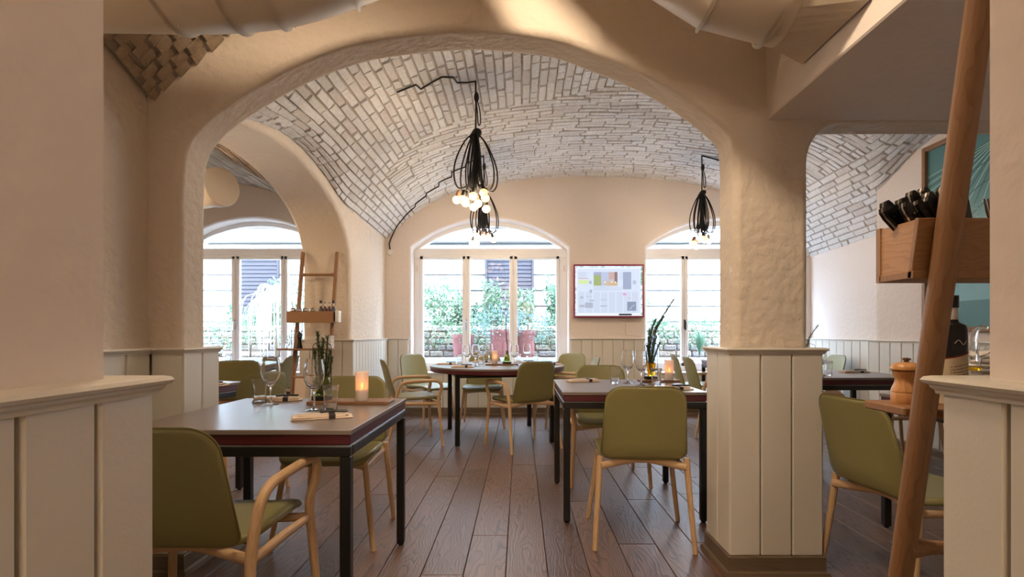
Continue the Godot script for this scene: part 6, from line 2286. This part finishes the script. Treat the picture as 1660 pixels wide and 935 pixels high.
func screen_material() -> Material:
	var w := 640
	var h := 480
	var im := Image.create(w, h, false, Image.FORMAT_RGB8)
	var r := RandomNumberGenerator.new()
	r.seed = 5
	var paper := Color(0.86, 0.90, 0.98)
	im.fill(Color(0.93, 0.96, 1.0))
	# street reflections round the page
	for k in 60:
		var g := Color(0.62, 0.74, 0.80).lerp(Color(0.85, 0.92, 0.97), r.randf())
		match k % 3:
			0: im.fill_rect(Rect2i(r.randi() % w, 0, 10 + r.randi() % 30, 6 + r.randi() % 14), g)
			1: im.fill_rect(Rect2i(w - 10 - r.randi() % 14, r.randi() % h, 14 + r.randi() % 8, 8 + r.randi() % 24), Color(0.45, 0.66, 0.52).lerp(g, r.randf()))
			2: im.fill_rect(Rect2i(0, r.randi() % h, 6 + r.randi() % 12, 8 + r.randi() % 20), g)
	im.fill_rect(Rect2i(24, 30, 590, 420), paper)
	im.fill_rect(Rect2i(416, 456, 120, 16), Color(0.16, 0.18, 0.25))
	# columns of small print
	for col in 8:
		var x0 := 34 + col * 72
		for row in 66:
			var y := 250 + row * 3 if col < 8 else 0
			var x := x0
			while x < x0 + 62:
				var ww := 3 + r.randi() % 9
				if x + ww > x0 + 62: break
				im.fill_rect(Rect2i(x, y, ww, 1), Color(0.70, 0.74, 0.83))
				x += ww + 2
	for row in 14:
		im.fill_rect(Rect2i(34, 62 + row * 4, 60 + r.randi() % 40, 1), Color(0.68, 0.72, 0.82))
		im.fill_rect(Rect2i(420, 66 + row * 5, 38, 1), Color(0.72, 0.76, 0.85))
		im.fill_rect(Rect2i(178, 196 + row * 3, 120 + r.randi() % 240, 1), Color(0.72, 0.76, 0.85))
	im.fill_rect(Rect2i(34, 118, 98, 6), Color(0.85, 0.62, 0.68))
	im.fill_rect(Rect2i(36, 136, 96, 36), Color(0.84, 0.92, 0.66))
	im.fill_rect(Rect2i(136, 144, 24, 30), Color(0.70, 0.74, 0.86))
	# colour photograph of a lamplit street
	for y in 130:
		for x in 224:
			var c := Color(0.66, 0.70, 0.80).lerp(Color(0.62, 0.60, 0.66), y / 130.0)
			if x > 70: c = Color(0.74, 0.78, 0.90).lerp(Color(0.85, 0.70, 0.52), clampf((y - 60) / 60.0, 0, 1) * clampf((x - 70) / 80.0, 0, 1))
			if x > 140 and y < 70: c = Color(0.80, 0.68, 0.66)
			if x > 196 and y < 100: c = Color(0.55, 0.44, 0.44)
			if x < 66 and y > 30: c = Color(0.72, 0.78, 0.42).lerp(Color(0.50, 0.56, 0.48), r.randf() * 0.7)
			im.set_pixel(178 + x, 60 + y, c.lerp(Color(1, 1, 1), r.randf() * 0.08))
	for q in [[105, 96], [170, 92], [205, 96]]:
		for y in range(-8, 9):
			for x in range(-10, 11):
				if x * x + y * y < 70: im.set_pixel(178 + q[0] + x, 60 + q[1] + y, Color(1.0, 0.92, 0.75))
	im.fill_rect(Rect2i(454, 60, 78, 164), Color(0.66, 0.70, 0.80))
	for k in 400:
		im.fill_rect(Rect2i(454 + r.randi() % 76, 60 + r.randi() % 162, 2, 1), Color(0.50, 0.54, 0.68))
	im.fill_rect(Rect2i(546, 140, 32, 36), Color(0.74, 0.77, 0.88))
	im.fill_rect(Rect2i(454, 240, 32, 18), Color(0.88, 0.90, 0.95))
	im.fill_rect(Rect2i(454, 258, 32, 24), Color(0.87, 0.66, 0.86))
	for y in 20:
		for x in range(-12, 13):
			var u := x / 11.0
			var v := (10 - y) / 9.0
			if pow(u * u + v * v - 0.55, 3.0) - u * u * v * v * v < 0.0: im.set_pixel(514 + x, 302 + y, Color(0.90, 0.70, 0.78))
	im.fill_rect(Rect2i(494, 342, 84, 86), Color(0.56, 0.60, 0.70))
	for k in 46:
		im.fill_rect(Rect2i(514 + k, 412 - k + int(6 * sin(k * 0.2)), 5, 3), Color(0.84, 0.87, 0.95))
	for q in [[44, 372, 48, 22], [96, 350, 76, 50], [140, 326, 44, 12], [52, 292, 28, 20], [104, 290, 52, 4], [240, 378, 62, 10], [238, 322, 64, 5], [140, 228, 24, 30]]:
		im.fill_rect(Rect2i(q[0], q[1], q[2], q[3]), Color(0.70, 0.73, 0.80))
	var m = mat("screen_picture", Color(0.02, 0.02, 0.025), 0.12)
	m.emission_enabled = true
	m.emission_texture = ImageTexture.create_from_image(im)
	m.emission_operator = BaseMaterial3D.EMISSION_OP_MULTIPLY
	m.emission = Color.WHITE
	m.emission_energy_multiplier = 0.72
	return m

func picture_material() -> Material:
	var w := 512
	var h := 540
	var im := Image.create(w, h, false, Image.FORMAT_RGB8)
	var r := RandomNumberGenerator.new()
	r.seed = 15
	for y in h:
		for x in w:
			var f := float(y) / h
			var c := Color(0.30, 0.50, 0.52).lerp(Color(0.45, 0.66, 0.68), clampf(f * 1.3, 0, 1))
			if f > 0.86: c = Color(0.26, 0.46, 0.46)
			im.set_pixel(x, y, c.lerp(Color(0.6, 0.8, 0.8), r.randf() * 0.12))
	# iron roof bars and palms, as loose strokes
	for k in 34:
		var a := lerpf(-1.25, 1.25, k / 33.0)
		for j in 300:
			var x := 256 + int(sin(a) * j * 1.15)
			var y := 40 + int(cos(a) * j * 0.55)
			if x >= 0 and x < w - 1 and y >= 0 and y < h: im.fill_rect(Rect2i(x, y, 2, 2), Color(0.66, 0.84, 0.82) if k % 2 == 0 else Color(0.17, 0.34, 0.36))
	for k in 5:
		for j in 400:
			var a := PI * j / 400.0
			var x := 256 + int(cos(a) * (90 + k * 55))
			var y := 330 - int(sin(a) * (90 + k * 50))
			if x >= 0 and x < w - 2 and y >= 0 and y < h: im.fill_rect(Rect2i(x, y, 3, 2), Color(0.18, 0.36, 0.38))
	for k in 420:
		var x := r.randi() % w
		var y := 200 + r.randi() % 220
		var a := r.randf() * TAU
		for j in 16 + r.randi() % 14:
			var px := x + int(cos(a) * j)
			var py := y + int(sin(a) * j)
			if px >= 0 and px < w and py >= 0 and py < h: im.set_pixel(px, py, Color(0.60, 0.78, 0.74) if k % 2 == 0 else Color(0.20, 0.40, 0.42))
	var m = mat("picture_print", Color.WHITE, 0.35)
	m.albedo_texture = ImageTexture.create_from_image(im)
	return m
